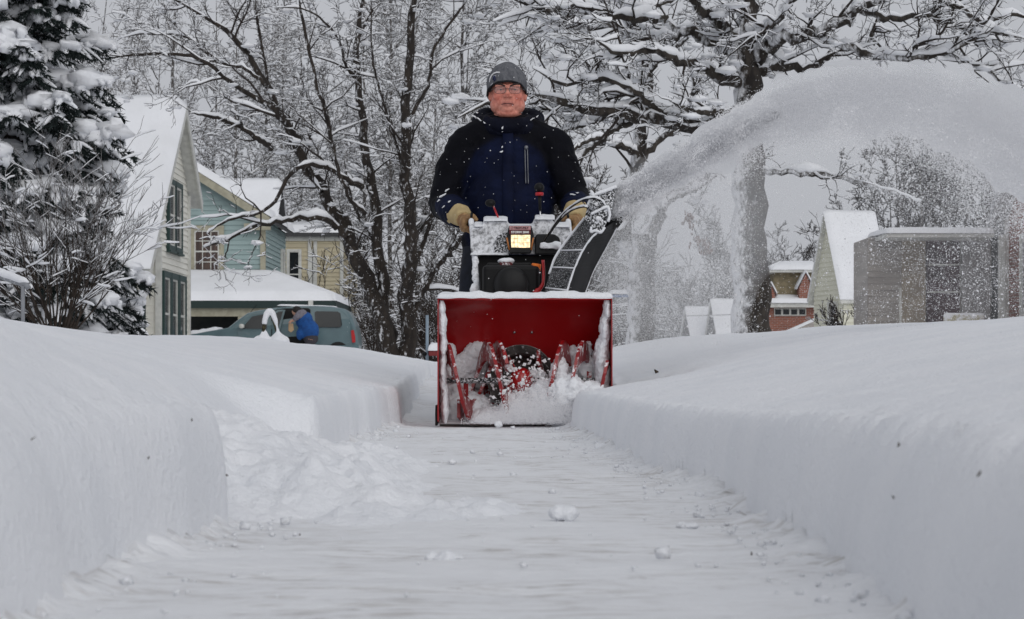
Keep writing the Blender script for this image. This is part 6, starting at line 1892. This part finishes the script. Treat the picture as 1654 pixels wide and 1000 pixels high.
    def dab(px, py, rx, rz, ang=0, Y=None):
        x = (px - CX) / F * (YM - .12); z = CZ + (HY - py) / F * (YM - .12)
        m_ = (abs(AV[:, 0] - x) < .009) & (abs(AV[:, 2] - z) < .009)
        if not m_.any(): return
        best = float(AV[m_, 1].min())
        sn.ell((x, best - .0015, z), (rx * .8, .0035, rz * .8), 14, Matrix.Rotation(R(ang), 3, 'Y'))
    for (px, py, rx, rz, an) in ((766, 184, .020, .005, 35), (774, 190, .018, .004, 38), (770, 176, .008, .006, 20), (782, 196, .012, .003, 40), (860, 190, .018, .003, -30), (868, 184, .010, .003, -35), (812, 206, .004, .009, 20), (811, 213, .006, .003, -10), (813, 237, .012, .005, -35), (811, 245, .014, .005, -20), (815, 232, .010, .003, -50), (716, 318, .024, .006, -30), (722, 308, .016, .004, -35), (710, 327, .012, .003, -30), (728, 330, .010, .004, -35), (718, 338, .012, .0035, -30), (924, 318, .018, .005, 10), (932, 315, .010, .004, 10), (945, 325, .008, .005, 0)):
        dab(px, py, rx, rz, an)
    for k in range(16): dab(rng.uniform(700, 945), rng.uniform(205, 345), rng.uniform(.0008, .0022), rng.uniform(.001, .003), rng.uniform(-40, 40))
    sn.build('snow_flecks', M['snow'], jk, smooth=True, kind='stuff', disp=lambda p, n: Vector((.0045 * mn.noise(p * 95), .001 * mn.noise(p * 60), .0045 * mn.noise(p * 95 + Vector((9, 3, 1))))))
    # ---- gloves
    for (B_, s, W, A) in ((B1, -1, WL_, LA), (B2, 1, WR_, RA)):
        g = MB(); hand(g, B_, s, .0065, W); gm = g.build('glove', M['glove'], o, smooth=True, remesh=.0035, sm=2, disp=lambda p, n: n * (.0022 * mn.noise(p * 60) + .0012 * mn.noise(p * 130)))
        d = (A[-2] - W).normalized()
        e0 = B_ + Vector((s * .038, .035, .026))
        c = MB(); c.tube(spline([e0, W + d * .005, W + d * .05, W + d * .10], 12), [.040, .043, .045, .048, .050, .052, .054, .057, .059, .060, .060, .056], 18, squash=1.0)
        c.build('cuff', M['glove_cuff'], gm, smooth=True, remesh=.005, sm=2, disp=lambda p, n: n * .004 * mn.noise(p * 30))
    # ---- trousers and boots
    t = MB()
    t.ell(V(0, .0, .87), (.19, .15, .13), 22)
    for s in (-1, 1):
        t.tube([Vector((hx + s * .10, YM, .90)), Vector((hx + s * .15, YM - .06, .52)), Vector((hx + s * .155, YM + .05, gz + .10))], [.115, .092, .085], 18)
    t.build('trousers', M['jeans'], o, smooth=True, remesh=.012, sm=3, disp=lambda p, n: n * (.008 * mn.noise(p * 14)))
    for s in (-1, 1):
        f = MB(); c0 = Vector((hx + s * .155, YM - .02, gz)); f.ell(c0 + Vector((0, -.06, .045)), (.052, .11, .045), 16); f.ell(c0 + Vector((0, .06, .06)), (.048, .06, .06), 16); f.tube([c0 + Vector((0, .07, .06)), c0 + Vector((0, .07, .17))], [.055, .062], 14)
        f.build('boot', M['rubber'], o, smooth=True, remesh=.01, sm=2)
man()
# ------------------------------------------------------------------ thrown snow
def plume():
    rng = np.random.default_rng(42)
    K = [(985, 338, 10.42, 20), (1020, 315, 10.46, 25), (1060, 291, 10.5, 27), (1130, 250, 10.6, 31), (1200, 208, 10.75, 37), (1280, 180, 10.9, 46), (1360, 165, 11.05, 54), (1440, 168, 11.2, 62), (1520, 184, 11.35, 68), (1590, 212, 11.5, 74), (1650, 250, 11.6, 78), (1740, 315, 11.7, 82)]
    cen = spline([P(a, b, c) for a, b, c, d in K], 300); cen = np.array([tuple(p) for p in cen])
    hw = np.interp(np.linspace(0, 1, 300), np.linspace(0, 1, len(K)), [d for *_, d in K]) * .00275
    tg = np.gradient(cen, axis=0); tg /= np.linalg.norm(tg, axis=1, keepdims=True)
    nrm = np.stack([-tg[:, 2], 0 * tg[:, 0], tg[:, 0]], 1); nrm /= np.linalg.norm(nrm, axis=1, keepdims=True)
    def sample(n, spread, r0, r1, down, thin):
        t = rng.random(n) ** .85 * 299; i = t.astype(int).clip(0, 298); f = (t - i)[:, None]
        c = cen[i] * (1 - f) + cen[i + 1] * f; h = hw[i]; nn = nrm[i]
        g = np.clip(rng.normal(0, .50, n), -1.6, .92) * spread; g = np.where((t > 120) & (rng.random(n) < .3), (.9 - rng.exponential(.34, n)) * spread, g)
        dn = rng.exponential(down, n) * (t / 299)
        off = g * h - dn * h
        dep = rng.normal(0, .45, n) * h
        s = t / 299 * 9
        k = fbm(s * 1.6, off / .02, dep * 8, 61, 3)
        keep = k > -1.1 + thin * (t / 299) * 1.6 - .6 * np.exp(-(t / 60))
        p = c + nn * off[:, None] + np.array([0, 1, 0]) * dep[:, None]
        r = rng.uniform(r0, r1, n)
        return p[keep], r[keep]
    A = Acc()
    p, r = sample(110000, 1.0, .0014, .0030, .35, .6); A.add(*tets(p, r, rng))
    # puffs: knots of powder drawn out along the flight
    nc_, per = 1500, 100
    t = rng.random(nc_) ** .9 * 299; i = t.astype(int).clip(0, 298)
    u = t / 299; g = np.clip(rng.normal(.05, .52, nc_), -1.5, .95); g = np.where(u > .42, np.where(rng.random(nc_) < .35, .9 - rng.exponential(.34, nc_), g), g)
    off = g * hw[i] - rng.exponential(.30, nc_) * hw[i] * u
    c0 = cen[i] + nrm[i] * off[:, None] + np.array([0, 1, 0]) * (rng.normal(0, .4, nc_) * hw[i])[:, None]
    ls = hw[i] * rng.uniform(.16, .45, nc_) * (1.0 + 1.2 * u); lt = hw[i] * rng.uniform(.06, .17, nc_)
    cnt = per
    e = rng.normal(size=(nc_, cnt, 3))
    p = c0[:, None] + tg[i][:, None] * (e[..., :1] * ls[:, None, None]) + nrm[i][:, None] * (e[..., 1:2] * lt[:, None, None]) + np.array([0, 1, 0]) * (e[..., 2:] * lt[:, None, None])
    p = p.reshape(-1, 3)
    A.add(*tets(p, rng.uniform(.0014, .0030, len(p)), rng))
    p, r = sample(11000, 1.2, .0018, .0042, .9, .5); A.add(*tets(p, r, rng))
    o = link_mesh('snow_plume', A.mesh('snow_plume', False), M['snow_powder'], kind='stuff')
    tag(o, 'arching plume of powder snow thrown from the chute to the right', 'flying snow')
    # flakes drifting down beneath the plume
    B = Acc()
    n = 330000
    px = 1000 + 720 * rng.random(n) ** .75; py = rng.uniform(120, 560, n)
    top = np.interp(px, [k[0] for k in K], [k[1] for k in K])
    d = (py - top) / 250
    dens = np.interp(px, (980, 1015, 1060, 1160, 1200, 1245, 1330, 1410, 1500, 1660), (.3, .75, .85, .8, .55, .22, .25, .56, .64, .5)) * np.where(d > 0, np.exp(-np.clip(d - .35, 0, None) * 1.2), 0) * np.where(py > 500, .6, 1)
    cl = fbm(px / 60, py / 45, 0, 71, 3)
    keep = rng.random(n) < dens * np.clip(.6 + cl * .6, .05, 1)
    px, py = px[keep], py[keep]; n = len(px)
    Y = rng.uniform(10.6, 13.5, n)
    c = np.stack([(px - CX) / F * Y, Y, CZ + (HY - py) / F * Y], -1)
    u = rng.random(n); r = .0012 + .0013 * rng.random(n) + .0035 * (u > .93) * rng.random(n) + .003 * (u > .988)
    B.add(*tets(c, r, rng))
    n = 60000
    px = 965 + 260 * rng.beta(1.4, 2.2, n); py = 270 + 300 * rng.beta(1.5, 1.6, n); k_ = (rng.random(n) < .75 + .4 * fbm(px / 50, py / 40, 0, 81, 3)) & (py > np.interp(px, [k[0] for k in K], [k[1] for k in K]))
    px, py = px[k_], py[k_]; n = len(px); Y = rng.uniform(10.6, 13.5, n)
    B.add(*tets(np.stack([(px - CX) / F * Y, Y, CZ + (HY - py) / F * Y], -1), rng.uniform(.0010, .0022, n), rng))
    n = 2600
    px = rng.uniform(560, 1300, n); py = rng.uniform(40, 560, n); Y = rng.uniform(9, 24, n)
    c = np.stack([(px - CX) / F * Y, Y, CZ + (HY - py) / F * Y], -1); keep = c[:, 2] > .4
    B.add(*tets(c[keep], rng.uniform(.001, .0028, keep.sum()), rng))
    o = link_mesh('falling_flakes', B.mesh('falling_flakes', False), M['snow_powder'], kind='stuff')
    tag(o, 'veil of fine flakes sinking beneath the plume on the right', 'flying snow')
    # snow kicked up by the auger
    C = Acc()
    n = 24000
    px = np.clip(rng.normal(868, 40, n), 745, 985); py = 686 - np.abs(rng.normal(0, 26, n)) * np.exp(-((px - 870) / 75) ** 2) - rng.exponential(4, n)
    Y = rng.uniform(9.72, 10.05, n)
    c = np.stack([(px - CX) / F * Y, Y, np.maximum(CZ + (HY - py) / F * Y, .004)], -1)
    C.add(*tets(c, rng.uniform(.001, .0026, n), rng))
    n = 220
    px = np.clip(rng.normal(838, 26, n), 780, 930); py = rng.uniform(575, 672, n); Y = rng.uniform(9.86, 10.12, n)
    c = np.stack([(px - CX) / F * Y, Y, CZ + (HY - py) / F * Y], -1)
    v, f = octs(c, rng.uniform(.003, .010, n) * (1 + .8 * (rng.random(n) > .9)), rng); C.add(np.asarray(v), np.stack([f[:, 0], f[:, 1], f[:, 2]], -1))
    o = link_mesh('auger_spray', C.mesh('auger_spray', False), M['snow_powder'], kind='stuff')
    tag(o, 'spray of snow lumps and powder churned up in the auger mouth', 'flying snow')
plume()

# ------------------------------------------------------------------ powder hanging in the air: soft bodies of fine snow
def mist_mat(name, d0, d1, x0, x1, nscale, lo, hi):
    m = bpy.data.materials.new(name); m.use_nodes = True
    t = m.node_tree; N = t.nodes; L = t.links; N.clear()
    out = N.new('ShaderNodeOutputMaterial'); v = N.new('ShaderNodeVolumePrincipled'); L.new(v.outputs[0], out.inputs['Volume'])
    v.inputs['Color'].default_value = (.993, .994, .996, 1); v.inputs['Anisotropy'].default_value = .2
    if nscale is None:
        v.inputs['Density'].default_value = d0; return m
    tc = N.new('ShaderNodeTexCoord'); sx = N.new('ShaderNodeSeparateXYZ'); L.new(tc.outputs['Object'], sx.inputs[0])
    r = N.new('ShaderNodeMapRange'); L.new(sx.outputs[0], r.inputs['Value'])
    for k, val in (('From Min', x0), ('From Max', x1), ('To Min', d0), ('To Max', d1)): r.inputs[k].default_value = val
    mp = N.new('ShaderNodeMapping'); mp.inputs['Rotation'].default_value = (0, R(22), 0); mp.inputs['Scale'].default_value = (.45, 1, 1); L.new(tc.outputs['Object'], mp.inputs[0])
    nz = N.new('ShaderNodeTexNoise'); nz.inputs['Scale'].default_value = nscale; nz.inputs['Detail'].default_value = 4; nz.inputs['Roughness'].default_value = .62; L.new(mp.outputs[0], nz.inputs['Vector'])
    r2 = N.new('ShaderNodeMapRange'); L.new(nz.outputs['Fac'], r2.inputs['Value']); r2.inputs['From Min'].default_value = lo; r2.inputs['From Max'].default_value = hi; r2.inputs['To Max'].default_value = 1.0
    mu = N.new('ShaderNodeMath'); mu.operation = 'MULTIPLY'; L.new(r.outputs[0], mu.inputs[0]); L.new(r2.outputs[0], mu.inputs[1]); L.new(mu.outputs[0], v.inputs['Density'])
    return m
def mists():
    K = [(980, 341, 10.42, 17), (1020, 315, 10.46, 22), (1060, 291, 10.5, 24), (1130, 250, 10.6, 27), (1200, 210, 10.75, 32), (1280, 178, 10.9, 40), (1360, 158, 11.05, 48), (1440, 156, 11.2, 54), (1520, 172, 11.35, 56), (1590, 200, 11.5, 58), (1650, 240, 11.6, 60), (1760, 320, 11.7, 60)]
    n = 140
    cen = spline([P(a, b, c) for a, b, c, d in K], n)
    rr = np.interp(np.linspace(0, 1, n), np.linspace(0, 1, len(K)), [d for *_, d in K]) * .0029
    rr[0] *= .8
    mb = MB(); mb.tube(cen, list(rr), 48)
    o = mb.build('powder_stream', mist_mat('powder_stream', 80, 6.5, .42, 1.45, 8.0, .43, .62), smooth=True, kind='stuff', disp=lambda p, q: q * .09 * mn.noise(p * 5) * min(1, max(.15, (p.x - .4) / .8)) + q * .045 * mn.noise(p * 15) * min(1, max(.25, (p.x - .4) / .6)))
    tag(o, 'soft white body of powder streaming from the chute to the upper right', 'flying snow')
    jc = spline([P(a, b, c) for a, b, c, d in K[:5]] + [P(1255, 186, 10.85)], 70)
    jr_ = np.interp(np.linspace(0, 1, 70), (0, .2, .45, .75, 1), (15, 20, 20, 15, 3)) * .0027
    mb = MB(); mb.tube(jc, list(jr_), 32)
    o = mb.build('powder_jet', mist_mat('powder_jet', 42, 0, 0, 1, None, 0, 1), smooth=True, kind='stuff', disp=lambda p, q: q * (.016 * mn.noise(p * 14) + .014 * mn.noise(p * 31)) * min(1, max(.12, (p.x - .42) / .45)))
    tag(o, 'dense white core of the snow jet just beyond the chute mouth', 'flying snow')
    for dn, els in ((.30, ((1085, 430, 11.8, 140, 190), (1160, 350, 11.8, 120, 130))), (.07, ((1560, 400, 12.2, 220, 190), (1640, 300, 12.2, 220, 170)))):
        mb = MB()
        for (px, py, Y, rx, rz) in els:
            mb.ell(P(px, py, Y), (rx * .003, .9, rz * .003), 20)
        o = mb.build('powder_haze', mist_mat('powder_haze', dn, 0, 0, 1, None, 0, 1), smooth=True, kind='stuff', remesh=.06, sm=6)
        tag(o, 'pale haze of fine powder hanging low between the machine and the street tree' if dn > .2 else 'thinner haze of fine powder before the porch house at far right', 'flying snow')
mists()
